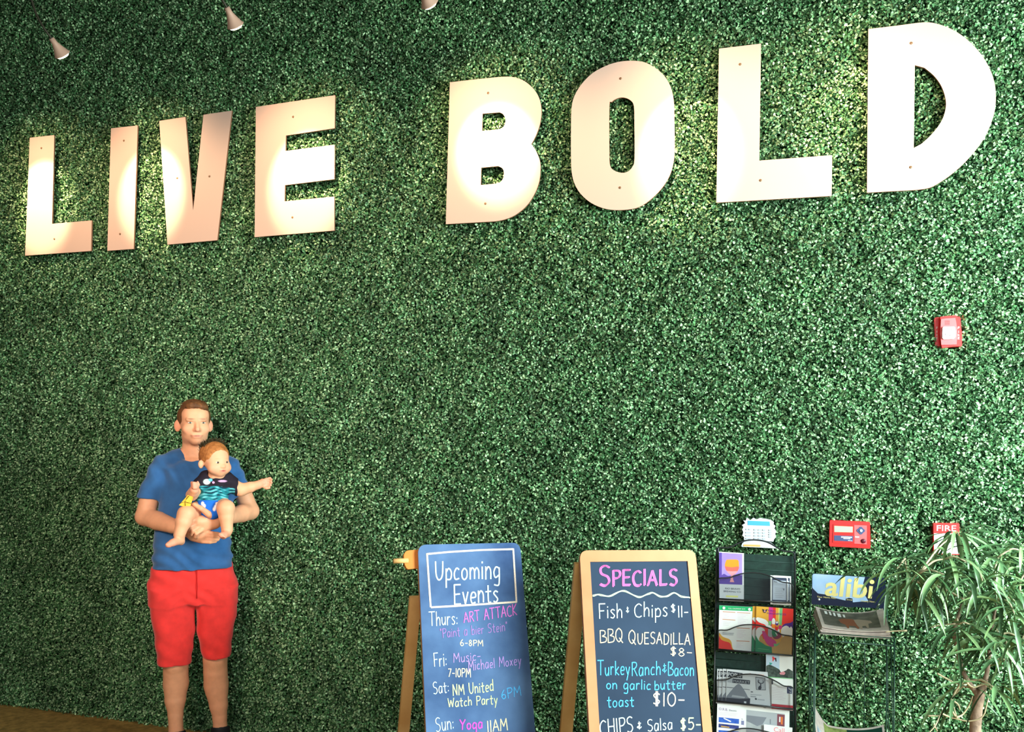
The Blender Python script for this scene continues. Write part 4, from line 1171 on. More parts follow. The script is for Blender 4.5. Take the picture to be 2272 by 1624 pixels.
a, b = SP(455, 560, .001), SP(1370, 640, .001)
put_text(mb, 'alib', SP(470, 575, .001), SP(1360, 632, .001), np.array([-0.002, 0, SP(1100, 200)[2] - SP(1100, 600)[2]]) * np.array([-4, 1, 1]), NY, M_signyel, 0.02)
mb.prism([[SP(*p, .001) for p in [(1422, 380), (1500, 388), (1472, 650), (1390, 642)]]], NY, 0, M_signyel)
mb.prism([[np.array([SP(1478, 296)[0] + 0.0088 * math.cos(t), YS - .001, SP(1478, 296)[2] + 0.0088 * math.sin(t)]) for t in np.linspace(2 * math.pi, 0, 18, endpoint=False)]], NY, 0, M_signyel)
put_text(mb, 'Your News Alibi', SP(310, 628, .001), SP(710, 655, .001), (0, 0, 0.0075), NY, M_signyel)
put_text(mb, 'Stop', SP(940, 682, .001), SP(1062, 690, .001), (0, 0, 0.0055), NY, M_signyel)
put_text(mb, 'Weekly News', SP(1240, 715, .001), SP(1550, 735, .001), (0, 0, 0.0065), NY, M_signyel)
for p in [(355, 668), (1622, 782)]:
    mb.lathe(SP(*p, .001), NY, [(0.0045, 0), (0.003, 0.002)], M_pw, 12)
mb.build('sign_lettering', sign, root)

M_paper = mat('newsprint_stack', (206, 190, 182), 0.8, 0.1, rgb2=(188, 172, 168), scale=50)
M_cov = mat('newspaper_cover', (74, 72, 66), 0.6, 0.2, rgb2=(110, 106, 96), scale=30)
M_bull = mat('bull_brown', (150, 84, 54), 0.6, 0.2); M_bull2 = mat('bull_grey', (172, 150, 136), 0.6, 0.2)


def bez(x0, x1, t):
    return x0 + (x1 - x0) * t


def paper(z0, lift, th, label, group, cover=None, dx=0.0, curl=0.0, back=0.036, name='newspaper', zb=zs, shrink=0.0):
    """a newspaper lying on a sloping shelf, sagging in the middle"""
    rows = []
    R, Cn = 9, 15
    for i in range(R):
        t = i / (R - 1)
        row = []
        for j in range(Cn):
            s = j / (Cn - 1)
            x = bez(bez(xl, fl, t) + 0.012 + shrink, bez(xr, fr_, t) - 0.012 - shrink, s) + dx
            y = bez(YR - 0.022, YF + 0.004, t)
            z = bez(zb + back, zb + 0.012, t) + z0 + lift * (abs(s - 0.45) * 1.8) ** 2.2 * (1 - 0.6 * t) + curl * max(0, 0.22 - s) ** 1.5 * 14 * (1 - 0.75 * t)
            row.append(np.array([x, y, z]))
        rows.append(row)
    mb = MB()
    mb.grid([r[::-1] for r in rows][::-1] if False else rows, M_paper, th=np.array([0, 0, -th]))
    if cover:
        G = lambda s, t: (lambda i, j, a, b: (rows[i][j] * (1 - a) * (1 - b) + rows[i + 1][j] * a * (1 - b) + rows[i][j + 1] * (1 - a) * b + rows[i + 1][j + 1] * a * b))(min(int(t * (R - 1)), R - 2), min(int(s * (Cn - 1)), Cn - 2), t * (R - 1) - min(int(t * (R - 1)), R - 2), s * (Cn - 1) - min(int(s * (Cn - 1)), Cn - 2))
        k = 0
        for it in cover:
            k += 1
            if len(it) == 2:
                mb.add([G(s, t) + np.array([0, 0, 0.0006 + 0.0003 * k]) for s, t in it[0]], [tuple(range(len(it[0])))], it[1])
                continue
            s0, t0, s1, t1, mm = it
            sub = [[G(s0 + (s1 - s0) * b / 12, t0 + (t1 - t0) * a / 6) + np.array([0, 0, 0.0006 + 0.0003 * k]) for b in range(13)] for a in range(7)]
            mb.grid(sub, mm)
    return tag(mb.build(name), label, 'newspaper', group)


ng = 'newspapers piled on the stand'
for i, lb in enumerate(['bottom newspaper of the pile on the upper shelf', 'newspaper second from the bottom of the upper pile', 'newspaper in the middle of the upper pile', 'newspaper just under the top one of the upper pile']):
    paper(0.004 + 0.0044 * i, 0.006 + 0.005 * i, 0.0042, lb, ng, dx=(0.002 if i % 2 else -0.002), shrink=0.001 * i)
tp = paper(0.004 + 0.0044 * 4 + 0.002, 0.026, 0.004, 'top newspaper of the upper pile, showing a brown bull on its dark cover', ng,
           cover=[(0.06, 0.06, 0.90, 0.86, M_cov), ([(0.30, .50), (.32, .66), (.38, .74), (.40, .92), (.42, .92), (.43, .78), (.52, .78), (.55, .92), (.57, .92), (.58, .74), (.58, .48), (.5, .40), (.36, .42)], M_bull),
                 ([(.53, .44), (.56, .76), (.60, .94), (.62, .94), (.63, .78), (.68, .76), (.70, .9), (.72, .9), (.73, .66), (.79, .62), (.78, .52), (.70, .46), (.6, .42)], M_bull2), (0.12, 0.14, 0.16, 0.30, M_pw), (0.19, 0.12, 0.22, 0.32, M_pw), (0.25, 0.14, 0.28, 0.34, M_pw), (0.31, 0.16, 0.36, 0.36, M_pw), (0.39, 0.2, 0.42, 0.36, M_pw)], shrink=0.006)
I_bird = mat('paper_magpie_white', (196, 204, 214), 0.6, 0.2, rgb2=(60, 74, 112), scale=11)
I_moss = mat('paper_moss_photo', (104, 118, 64), 0.6, 0.2, rgb2=(150, 160, 96), scale=60)
I_darkg = mat('paper_dark_green', (22, 58, 48), 0.5, 0.2); I_stone = mat('paper_stone', (150, 138, 128), 0.6, 0.2, rgb2=(70, 68, 78), scale=24)
paper(0.012, 0.02, 0.012, 'lower newspaper in the bottom tray of the stand', ng, zb=0.33, back=0.10)
paper(0.026, 0.03, 0.006, 'upper newspaper in the bottom tray, with a curled up left edge', ng, zb=0.33, back=0.10, curl=0.05,
      cover=[(0.15, 0.05, 0.48, 0.36, I_moss), (0.48, 0.05, 0.97, 0.30, I_darkg), (0.03, 0.36, 0.5, 0.97, I_bird), (0.48, 0.32, 0.97, 0.97, I_stone)])

# ------------------------------------------------------------------ the long leaved tree
M_bark = mat('tree_bark', (172, 144, 126), 0.85, 0.15, rgb2=(136, 112, 98), scale=40, bump=0.5, bscale=90)
M_twig = mat('pale_twig', (206, 190, 156), 0.8, 0.2, var=0.1, scale=30)
M_pot = mat('dark_planter', (54, 52, 50), 0.6, 0.3)
M_soil = mat('potting_soil', (52, 40, 32), 0.95, 0.05, var=0.3, scale=60)
TY = -0.60
tp_ = lambda x, y, dy=0.0: onY(x, y, TY + dy)
base = tp_(2163, 1640)
root = thing('potted_ficus', 'tall indoor tree with long drooping leaves at the right edge', 'tree', (base[0], base[1], 0))
mb = MB(); mb.lathe((base[0], base[1], 0), (0, 0, 1), [(0.11, 0.0), (0.13, 0.02), (0.155, 0.27), (0.16, 0.29), (0.145, 0.29), (0.14, 0.25)], M_pot, 28)
mb.build('pot', root, root)
mb = MB(); mb.lathe((base[0], base[1], 0.235), (0, 0, 1), [(0.136, 0.0), (0.13, 0.012), (0.02, 0.02)], M_soil, 24)
mb.build('soil', root, root)
mb = MB()
tr_ = smooth([(base[0] - 0.01, base[1], 0.24), base, tp_(2165, 1600), tp_(2170, 1560), tp_(2178, 1530), tp_(2187, 1505), tp_(2193, 1470), tp_(2200, 1400), tp_(2212, 1330)], 4)
mb.tube(tr_, list(np.interp(np.arange(len(tr_)), [0, 8, 15, 20, 32], [0.020, 0.0185, 0.016, 0.008, 0.004])), M_bark, 12)
tr2 = smooth([tp_(2172, 1545), tp_(2155, 1522), tp_(2146, 1508), tp_(2133, 1480), tp_(2122, 1429), tp_(2117, 1400), tp_(2135, 1340)], 4)
mb.tube(tr2, list(np.linspace(0.010, 0.005, len(tr2))), M_bark, 10)
mb.build('trunk', root, root)
HUBS = [  # photo position, depth offset, number of leaves, spread, droop
 (2020, 1290, 0.02, 13, 1.0), (2040, 1272, -0.05, 9, 1.0), (2120, 1183, 0.05, 12, 1.0), (2008, 1240, 0.02, 8, 1.2), (2098, 1240, -0.02, 9, 1.3), (2150, 1250, -0.06, 9, 1.2), (2215, 1235, 0.04, 11, 1.2),
 (2230, 1303, -0.04, 14, 0.9), (2160, 1310, 0.04, 10, 1.0), (2125, 1385, -0.03, 9, 0.9), (2165, 1395, -0.05, 11, 0.8), (2215, 1410, -0.02, 12, 0.8), (2265, 1340, 0.0, 12, 0.9), (2275, 1270, 0.05, 10, 1.0),
 (2268, 1420, -0.04, 12, 0.8), (2150, 1525, 0.02, 5, 0.9), (2205, 1525, -0.04, 8, 0.8), (2120, 1540, 0.03, 4, 0.8), (2240, 1480, 0.05, 8, 0.9), (2290, 1380, 0.04, 9, 0.9), (2180, 1350, 0.06, 9, 1.0), (2070, 1310, 0.05, 7, 1.0), (2180, 1290, -0.10, 8, .9), (2260, 1220, .03, 9, 1.1), (2250, 1360, -.10, 9, .9), (2095, 1275, -.08, 7, 1.1), (2235, 1450, -.10, 7, .8), (1990, 1262, -.02, 7, 1.0)]
rng = random.Random(11)
hubs3 = [tp_(h[0], h[1], h[2]) for h in HUBS]
tk = [tp_(2203, 1400), tp_(2212, 1330), tp_(2118, 1380), tp_(2140, 1330), tp_(2200, 1465), tp_(2150, 1512)]
for i, h in enumerate(hubs3):
    cand = sorted(tk + hubs3[:i], key=lambda q: np.linalg.norm(q - h) + 0.25 * max(0, q[2] - h[2] + 0.02))
    q = cand[0]
    md = (h + q) / 2 + np.array([rng.uniform(-.01, .01), rng.uniform(-.01, .01), 0.015])
    mbt = MB(); mbt.tube(smooth([q, md, h], 4), list(np.linspace(0.0042, 0.0026, 9)), M_twig, 6); mbt.build('branch', root, root)
# the bare, kinked twigs at the lower left
for pts in [[(2140, 1508), (2122, 1530), (2112, 1550), (2090, 1580), (2075, 1610), (2060, 1626)], [(2088, 1582), (2105, 1590), (2120, 1594), (2150, 1600), (2180, 1590), (2190, 1560), (2196, 1540)], [(2122, 1592), (2136, 1585), (2150, 1565), (2158, 1545)], [(2080, 1494), (2105, 1508), (2128, 1518), (2150, 1515)],
            [(2110, 1552), (2125, 1562), (2130, 1575)], [(2060, 1588), (2085, 1588)], [(2108, 1570), (2122, 1592), (2116, 1568)], [(2072, 1608), (2080, 1622)], [(2145, 1515), (2160, 1525), (2185, 1518), (2200, 1530)], [(2012, 1399), (1985, 1400), (1965, 1402)], [(2120, 1384), (2090, 1386), (2065, 1392)]]:
    P = [tp_(x, y, -0.03 + 0.02 * math.sin(k)) for k, (x, y) in enumerate(pts)]
    mbt = MB(); mbt.tube(smooth(P, 3), list(np.linspace(0.0036, 0.0018, len(smooth(P, 3)))), M_twig, 6); mbt.build('branch', root, root)


def ficus_leaf_mat():
    M = bpy.data.materials.new('ficus_leaf'); M.use_nodes = True
    nt = M.node_tree; b = nt.nodes['Principled BSDF']
    b.inputs['Roughness'].default_value = 0.36; b.inputs['Specular IOR Level'].default_value = 0.6
    g = nt.nodes.new('ShaderNodeNewGeometry'); rp = nt.nodes.new('ShaderNodeValToRGB')
    e = rp.color_ramp.elements
    e[0].position = 0.0; e[0].color = (*lin((54, 84, 50)), 1); e[1].position = 1.0; e[1].color = (*lin((136, 168, 112)), 1)
    k = e.new(0.5); k.color = (*lin((82, 116, 76)), 1)
    nt.links.new(g.outputs['Random Per Island'], rp.inputs['Fac']); nt.links.new(rp.outputs['Color'], b.inputs['Base Color'])
    return M


M_ficus = ficus_leaf_mat()


def long_leaf(mb, start, az, elev, length, width, droop, mtwist):
    d = np.array([math.cos(az) * math.cos(elev), math.sin(az) * math.cos(elev), math.sin(elev)])
    side = np.cross(d, [0, 0, 1.0]); side /= np.linalg.norm(side) + 1e-9
    side = side * math.cos(mtwist) + np.cross(d, side) * math.sin(mtwist)
    p = np.array(start, float); n = 10
    rowsv = []
    for k in range(n + 1):
        t = k / n
        w = width * (max(0.0, (t - 0.08) / 0.92) ** 0.55) * (1 - max(0.0, (t - 0.35) / 0.65) ** 1.6) if t > 0.08 else 0.0008
        w = max(w, 0.0008)
        up = np.cross(side, d)
        rowsv.append([p - side * w + up * w * 0.45, p, p + side * w + up * w * 0.45])
        p = p + d * length / n
        d = d + np.array([0, 0, -1.0]) * droop / n * (1.0 + 0.4 * t); d /= np.linalg.norm(d)
        side = side - d * np.dot(side, d); side /= np.linalg.norm(side)
    V = [q for r in rowsv for q in r]
    for q in V:
        q[1] = min(q[1], -0.105 + 0.004 * math.sin(q[0] * 90))
    F = [(i * 3 + j, i * 3 + j + 1, (i + 1) * 3 + j + 1, (i + 1) * 3 + j) for i in range(n) for j in range(2)]
    mb.add(V, F, M_ficus, True)


mbl = MB()
for h, (hx, hy, dy, nl, dr) in zip(hubs3, HUBS):
    a0 = rng.uniform(0, 6.28)
    for k in range(int(nl * 1.7)):
        az = a0 + k * 2.4 + rng.uniform(-.4, .4)
        long_leaf(mbl, h + np.array([rng.uniform(-.012, .012), rng.uniform(-.012, .012), rng.uniform(-.012, .012)]), az, rng.uniform(-0.75, 0.75), rng.uniform(0.15, 0.235), rng.uniform(0.0092, 0.0138), dr * rng.uniform(0.9, 1.9), rng.uniform(-.7, .7))
mbl.build('foliage', root, root)
#PART3
# ------------------------------------------------------------------ figures: smooth-union distance fields -> one continuous mesh
class Field:
    def __init__(s, lo, hi, vox):
        s.lo = np.asarray(lo, np.float32); s.vox = vox
        s.n = np.ceil((np.asarray(hi) - s.lo) / vox).astype(int) + 1
        s.v = np.full(s.n, 0.5, np.float32)

    def blk(s, lo, hi):
        a = np.clip(np.floor((np.asarray(lo) - s.lo) / s.vox).astype(int), 0, s.n)
        b = np.clip(np.ceil((np.asarray(hi) - s.lo) / s.vox).astype(int) + 1, 0, s.n)
        sl = tuple(slice(a[i], max(b[i], a[i])) for i in range(3))
        ax = [(s.lo[i] + s.vox * np.arange(sl[i].start, sl[i].stop)).astype(np.float32) for i in range(3)]
        return sl, ax[0][:, None, None], ax[1][None, :, None], ax[2][None, None, :]

    @staticmethod
    def smin(a, b, k):
        h = np.clip(0.5 + 0.5 * (b - a) / k, 0, 1)
        return b + (a - b) * h - k * h * (1 - h)

    def put(s, sl, d, k):
        if d.size:
            s.v[sl] = s.smin(s.v[sl], d.astype(np.float32), k)

    def cut(s, sl, d, k):
        if d.size:
            s.v[sl] = -s.smin(-s.v[sl], d.astype(np.float32), k)

    def cone(s, a, b, ra, rb, k=0.012, planes=()):
        a = np.asarray(a, float); b = np.asarray(b, float)
        m = max(ra, rb) + k * 2 + 0.012
        sl, X, Y, Z = s.blk(np.minimum(a, b) - m, np.maximum(a, b) + m)
        ba = b - a; L2 = ba @ ba + 1e-12
        t = np.clip(((X - a[0]) * ba[0] + (Y - a[1]) * ba[1] + (Z - a[2]) * ba[2]) / L2, 0, 1)
        d = np.sqrt((X - a[0] - ba[0] * t) ** 2 + (Y - a[1] - ba[1] * t) ** 2 + (Z - a[2] - ba[2] * t) ** 2) - (ra + (rb - ra) * t)
        for p, n in planes:
            d = np.maximum(d, (X - p[0]) * n[0] + (Y - p[1]) * n[1] + (Z - p[2]) * n[2])
        s.put(sl, d, k)

    def chain(s, pts, rs, k=0.012, planes=()):
        Q = np.array(pts, float)
        m = max(rs) + k * 2 + 0.012
        sl, X, Y, Z = s.blk(Q.min(0) - m, Q.max(0) + m)
        D = None
        for i in range(len(Q) - 1):
            a, ba = Q[i], Q[i + 1] - Q[i]
            t = np.clip(((X - a[0]) * ba[0] + (Y - a[1]) * ba[1] + (Z - a[2]) * ba[2]) / (ba @ ba + 1e-12), 0, 1)
            d = np.sqrt((X - a[0] - ba[0] * t) ** 2 + (Y - a[1] - ba[1] * t) ** 2 + (Z - a[2] - ba[2] * t) ** 2) - (rs[i] + (rs[i + 1] - rs[i]) * (t * t * (3 - 2 * t) if len(Q) > 4 else t))
            D = d if D is None else s.smin(D, d, 0.004)
        for p, n in planes:
            D = np.maximum(D, (X - p[0]) * n[0] + (Y - p[1]) * n[1] + (Z - p[2]) * n[2])
        s.put(sl, D, k)

    def _ell(s, c, r, k, A):
        c = np.asarray(c, float); r = np.asarray(r, float)
        m = r.max() + 2 * k + 0.012
        sl, X, Y, Z = s.blk(c - m, c + m)
        x, y, z = X - c[0], Y - c[1], Z - c[2]
        if A is not None:
            x, y, z = (A[i][0] * x + A[i][1] * y + A[i][2] * z for i in range(3))
        k0 = np.sqrt((x / r[0]) ** 2 + (y / r[1]) ** 2 + (z / r[2]) ** 2) + 1e-9
        k1 = np.sqrt((x / r[0] ** 2) ** 2 + (y / r[1] ** 2) ** 2 + (z / r[2] ** 2) ** 2) + 1e-9
        return sl, k0 * (k0 - 1) / k1

    def ell(s, c, r, k=0.012, A=None):
        sl, d = s._ell(c, r, k, A); s.put(sl, d, k)

    def carve(s, c, r, k=0.008, A=None):
        sl, d = s._ell(c, r, k, A); s.cut(sl, d, k)

    def column(s, rows, k=0.015, pw=2.3, z0=None, z1=None):
        """rows: (z, x0, x1, y0, y1) with z descending or ascending; elliptic cross-sections"""
        R = np.array(sorted(rows), float)
        za, zb = R[0, 0] if z0 is None else z0, R[-1, 0] if z1 is None else z1
        m = 2 * k + 0.012
        sl, X, Y, Z = s.blk((R[:, 1].min() - m, R[:, 3].min() - m, za - m), (R[:, 2].max() + m, R[:, 4].max() + m, zb + m))
        z = Z.ravel()
        f = [np.interp(z, R[:, 0], R[:, i])[None, None, :] for i in range(1, 5)]
        cx, a = (f[0] + f[1]) / 2, (f[1] - f[0]) / 2; cy, b = (f[2] + f[3]) / 2, (f[3] - f[2]) / 2
        q = (np.abs((X - cx) / a) ** pw + np.abs((Y - cy) / b) ** pw) ** (1 / pw)
        d = (q - 1) * np.minimum(a, b)
        d = np.maximum(d, np.maximum(za - Z, Z - zb))
        s.put(sl, d, k)

    def halfcut(s, p, n, box=None, k=0.004):
        """remove everything on the side n points to (inside the box)"""
        lo, hi = box if box else (s.lo, s.lo + s.vox * s.n)
        sl, X, Y, Z = s.blk(lo, hi)
        d = -((X - p[0]) * n[0] + (Y - p[1]) * n[1] + (Z - p[2]) * n[2])
        s.cut(sl, np.broadcast_to(d, s.v[sl].shape), k)

    def wrinkle(s, amp, fn):
        sl, X, Y, Z = s.blk(s.lo, s.lo + s.vox * s.n)
        s.v += (amp * fn(X, Y, Z)).astype(np.float32)

    def mesh(s):
        v = s.v
        v[0] = v[-1] = 0.1; v[:, 0] = v[:, -1] = 0.1; v[:, :, 0] = v[:, :, -1] = 0.1
        nx, ny, nz = v.shape
        sg = v < 0
        ids, pos, flips = [], [], []
        for ax, (u, w) in enumerate(((1, 2), (2, 0), (0, 1))):
            A = [slice(None)] * 3; B = [slice(None)] * 3
            A[ax] = slice(0, -1); B[ax] = slice(1, None)
            cr = sg[tuple(A)] != sg[tuple(B)]
            I = np.argwhere(cr)
            I2 = I.copy(); I2[:, ax] += 1
            va = v[I[:, 0], I[:, 1], I[:, 2]]; vb = v[I2[:, 0], I2[:, 1], I2[:, 2]]
            P = I.astype(np.float32); P[:, ax] += va / (va - vb)
            cells = []
            for du, dw in ((0, 0), (1, 0), (1, 1), (0, 1)):
                J = I.copy(); J[:, u] -= du; J[:, w] -= dw
                cells.append((J[:, 0] * ny + J[:, 1]) * nz + J[:, 2])
            q = np.stack(cells, 1)
            fl = ~(va < 0)
            q[fl] = q[fl][:, ::-1]
            ids.append(q); pos.append(P)
        q = np.concatenate(ids); P = np.concatenate(pos)
        un, inv = np.unique(q.ravel(), return_inverse=True)
        cnt = np.bincount(inv)
        PP = np.repeat(P, 4, axis=0)
        V = np.stack([np.bincount(inv, PP[:, i]) / cnt for i in range(3)], 1)
        return s.lo + V * s.vox, inv.reshape(-1, 4)


def relax(V, F, it=2, w=0.5):
    E = np.concatenate([F[:, [0, 1]], F[:, [1, 2]], F[:, [2, 3]], F[:, [3, 0]]])
    n = len(V)
    for _ in range(it):
        A = np.zeros_like(V); c = np.bincount(E.ravel(), minlength=n)
        for i in range(3):
            A[:, i] = np.bincount(E[:, 0], V[E[:, 1], i], n) + np.bincount(E[:, 1], V[E[:, 0], i], n)
        V = V + w * (A / np.maximum(c, 1)[:, None] - V)
    return V


def np_object(name, V, F, material, parent, root, col=None):
    me = bpy.data.meshes.new(name)
    V = V - np.array(root.location)
    me.vertices.add(len(V)); me.vertices.foreach_set('co', V.astype(np.float32).ravel())
    me.loops.add(F.size); me.loops.foreach_set('vertex_index', F.astype(np.int32).ravel())
    me.polygons.add(len(F)); me.polygons.foreach_set('loop_start', (np.arange(len(F)) * F.shape[1]).astype(np.int32))
    me.update(calc_edges=True)
    me.polygons.foreach_set('use_smooth', np.ones(len(F), bool))
    if col is not None:
        at = me.color_attributes.new('Col', 'FLOAT_COLOR', 'POINT')
        at.data.foreach_set('color', np.concatenate([col, np.ones((len(V), 1))], 1).astype(np.float32).ravel())
    me.materials.append(material)
    o = bpy.data.objects.new(name, me); COL.objects.link(o)
    o.parent = parent
    return o


# frame of the figure: x to its left (photo right), y away from the camera, z up
MO = np.array([-2.72, -0.37, 0.0])
vd = MO[:2] - CAM[:2]; vd = vd / np.linalg.norm(vd)
AX = np.array([vd[1], -vd[0], 0.0]); AY = np.array([vd[0], vd[1], 0.0])


def toW(V):
    V = np.asarray(V, float)
    return MO + V[..., 0:1] * AX + V[..., 1:2] * AY + V[..., 2:3] * np.array([0, 0, 1.0])


def LP(px, py, dy=0.0):
    d = ray(px, py)
    t = (np.dot(MO - CAM, AY) + dy) / np.dot(d, AY)
    q = CAM + d * t - MO
    return np.array([q @ AX, q @ AY, q[2]])


def LPz(py, px=435, dy=0.0):
    return LP(px, py, dy)[2]


def yawm(a, tilt=0.0):
    """rows = local axes of a head turned by a (towards photo right) and tilted sideways"""
    c, s_ = math.cos(a), math.sin(a)
    x = np.array([c, s_, 0]); y = np.array([-s_, c, 0]); z = np.array([0, 0, 1.0])
    ct, st = math.cos(tilt), math.sin(tilt)
    return np.array([x * ct + z * st, y, z * ct - x * st])


def blob(P, c, r):
    d = np.sqrt((((P - c) / r) ** 2).sum(1))
    return np.clip(1.35 - d, 0, 1)


SK = lin((230, 164, 128)); SKP = lin((238, 140, 118)); SKD = lin((186, 122, 92))
M_skin = attr_mat('skin', 0.5, 0.35, 0.05, 40, 0.12, 260, sss=0.06)
M_shirt = mat('blue_cotton', (50, 96, 152), 0.85, 0.15, var=0.12, scale=22, bump=0.25, bscale=500, sheen=0.3)
M_short = mat('red_twill', (238, 58, 56), 0.8, 0.15, var=0.08, scale=26, bump=0.2, bscale=450, sheen=0.2)
M_hair = mat('brown_hair', (122, 76, 40), 0.55, 0.35, rgb2=(84, 52, 30), scale=55, bump=0.6, bscale=330)
M_shoe = mat('black_shoe', (24, 27, 32), 0.6, 0.3, var=0.1)
M_sole = mat('dark_sole', (40, 40, 42), 0.8, 0.2)
M_eye = mat('eye_white', (226, 214, 206), 0.2, 0.5)
M_iris = mat('grey_green_iris', (88, 92, 84), 0.2, 0.5)
M_irisb = mat('brown_iris', (44, 26, 20), 0.15, 0.6)
M_pupil = mat('pupil', (12, 10, 10), 0.1, 0.6)

man = thing('person', 'standing man in a blue T-shirt and red shorts, holding a baby', 'person', tuple(MO))

# --- body (one skin surface)
B = Field((-0.36, -0.42, -0.01), (0.36, 0.22, 1.84), 0.0036)
# torso under the shirt
rows = [(1018, 412, 450), (1040, 358, 516), (1075, 358, 516), (1114, 360, 512), (1150, 356, 507), (1190, 350, 502), (1250, 350, 502), (1300, 340, 512), (1318, 352, 504)]
dep = {1018: (-.045, .06), 1040: (-.07, .085), 1075: (-.095, .09), 1114: (-.105, .085), 1150: (-.11, .08), 1190: (-.11, .08), 1250: (-.10, .09), 1300: (-.095, .105), 1318: (-.07, .08)}
B.column([(LPz(y), LP(a, y)[0], LP(b, y)[0], *dep[y]) for y, a, b in rows], k=0.03)
# legs
for kx, ys in ((0, [(1330, 392, .082, .0), (1400, 390, .074, -.01), (1471, 390, .060, -.01), (1490, 390, .0585, .0), (1515, 390.5, .0605, .014), (1551, 389, .050, .012), (1585, 389.5, .0365, .01), (1606, 390, .034, .012), (1634, 391, .037, .016)]),
               (1, [(1330, 478, .082, .0), (1400, 477, .074, -.01), (1461, 477.5, .059, -.01), (1490, 478, .058, .0), (1518, 479.5, .0600, .014), (1563, 485, .0455, .012), (1590, 487.5, .036, .01), (1610, 488.5, .034, .012), (1638, 490, .037, .016)])):
    B.chain([LP(x, y, d) for y, x, r, d in ys], [r for y, x, r, d in ys], 0.014)
    kn = ys[2]
    B.ell(LP(kn[1] + (2 if kx else -2), kn[0] + 2, -.045), (.034, .024, .042), 0.02)
    an = ys[-1]; f = LP(an[1], an[0], an[3])
    B.chain([f, f + np.array([(.02 if kx else -.02), -.10, -.035]), f + np.array([(.03 if kx else -.03), -.17, -.045])], [.036, .03, .022], 0.012)
# neck and shoulders
neck0 = LP(431, 965, .02); neck1 = LP(431, 1018, .025)
B.cone(neck0, neck1, .0535, .061, 0.02)
B.cone(LP(425, 1006, .03), LP(362, 1033, .01), .036, .040, 0.02); B.cone(LP(437, 1006, .03), LP(507, 1035, .01), .036, .040, 0.02)
# photo-left arm (his right): shoulder, elbow, wrist
shL = LP(356, 1045, .0); elL = LP(322, 1146, -.015); wrL = LP(405, 1174, -.21)
B.chain([shL, LP(335, 1090, .0), elL], [.043, .045, .0445], 0.015)
B.chain([elL, elL + (wrL - elL) * .35, elL + (wrL - elL) * .75, wrL], [.043, .046, .036, .029], 0.014)
shR = LP(513, 1047, .0); elR = LP(555, 1134, -.015); wrR = LP(497, 1150, -.20)
B.chain([shR, LP(537, 1088, .0), elR], [.041, .043, .0435], 0.015)
B.chain([elR, elR + (wrR - elR) * .35, elR + (wrR - elR) * .75, wrR], [.043, .045, .036, .030], 0.014)
# photo-right arm's hand (his left): palm up under the baby, thumb up along the nappy, fingers closing below the thigh
D1 = -.275
pl = LP(474, 1154, -.245); kn = LP(442, 1157, D1)
B.chain([wrR, pl, kn], [.028, .034, .030], 0.016)
B.cone(LP(476, 1160, -.25), LP(447, 1172, D1 + .01), .030, .024, 0.016)
B.chain([LP(478, 1150, -.262), LP(462, 1140, -.305), LP(446, 1128, -.333), LP(431, 1119, -.325)], [.019, .0155, .0125, .0095], 0.008)
for (a, b, c, r) in (((440, 1150), (426, 1155), (420, 1164), .0098), ((438, 1160), (424, 1168), (420, 1177), .0098), ((442, 1169), (428, 1177), (425, 1186), .0094), ((448, 1176), (436, 1184), (433, 1192), .0084)):
    B.chain([LP(*a, D1 - .012), LP(*b, D1 - .02), LP(*c, D1 - .004)], [r * 1.12, r, r * .85], 0.004)
# photo-left hand (his right): reaching across below, fingers pointing to the photo's right
D2 = -.255
B.chain([wrL, LP(428, 1182, -.235), LP(448, 1189, D2)], [.028, .030, .027], 0.014)
B.cone(LP(430, 1190, -.235), LP(449, 1197, D2 + .01), .024, .020, 0.014)
for (a, b, c, r) in (((450, 1181, ), (470, 1183), (485, 1184), .0096), ((450, 1188), (472, 1190), (488, 1191), .0098), ((450, 1195), (470, 1197), (484, 1197), .0092), ((450, 1202), (466, 1203), (478, 1202), .0080)):
    B.chain([LP(*a, D2 - .008), LP(*b, D2 - .018), LP(*c, D2 - .002)], [r * 1.12, r, r * .85], 0.004)
B.chain([LP(420, 1178, -.245), LP(436, 1170, -.268), LP(450, 1168, -.27)], [.016, .0125, .0095], 0.008)
# head
HA = yawm(0.13, 0.03)
HO = LP(431, 939.5, 0.0)
hp = lambda x, y, z: HO + HA[0] * x + HA[1] * y + HA[2] * z


def he(c, r, k=0.012, rot=None):
    B.ell(hp(*c), r, k, HA if rot is None else rot @ HA)


he((0, .012, .030), (.0735, .093, .074), .02)
he((0, -.03, -.028), (.0625, .066, .080), .025)
he((0, -.045, .045), (.060, .045, .045), .02)
he((0, -.064, -.090), (.026, .024, .020), .02)
for s_ in (-1, 1):
    he((s_ * .036, -.010, -.064), (.020, .042, .030), .02)
    he((s_ * .041, -.062, -.030), (.022, .018, .018), .02)
    he((s_ * .028, -.081, .017), (.022, .008, .0075), .014)
    a = s_ * 0.45
    E = np.array([[math.cos(a), math.sin(a), 0], [-math.sin(a), math.cos(a), 0], [0, 0, 1]])
    he((s_ * .0775, .014, -.012), (.017, .0095, .031), .008, E)
    B.carve(hp(s_ * .0305, -.104, -.001), (.017, .014, .0105), .010, HA)
B.chain([hp(0, -.088, .008), hp(0, -.098, -.014), hp(0, -.1065, -.033)], [.0075, .009, .0118], .010)
for s_ in (-1, 1):
    he((s_ * .0115, -.0945, -.036), (.008, .0095, .0075), .006)
he((0, -.0865, -.0610), (.0235, .010, .0050), .010); he((0, -.0855, -.0705), (.0205, .010, .0055), .010)
B.carve(hp(0, -.0995, -.0655), (.024, .006, .0020), .004, HA)
V, F = B.mesh()
V = relax(V, F, 2, .4)
P = (V - HO) @ HA.T
col = np.tile(SK, (len(V), 1))


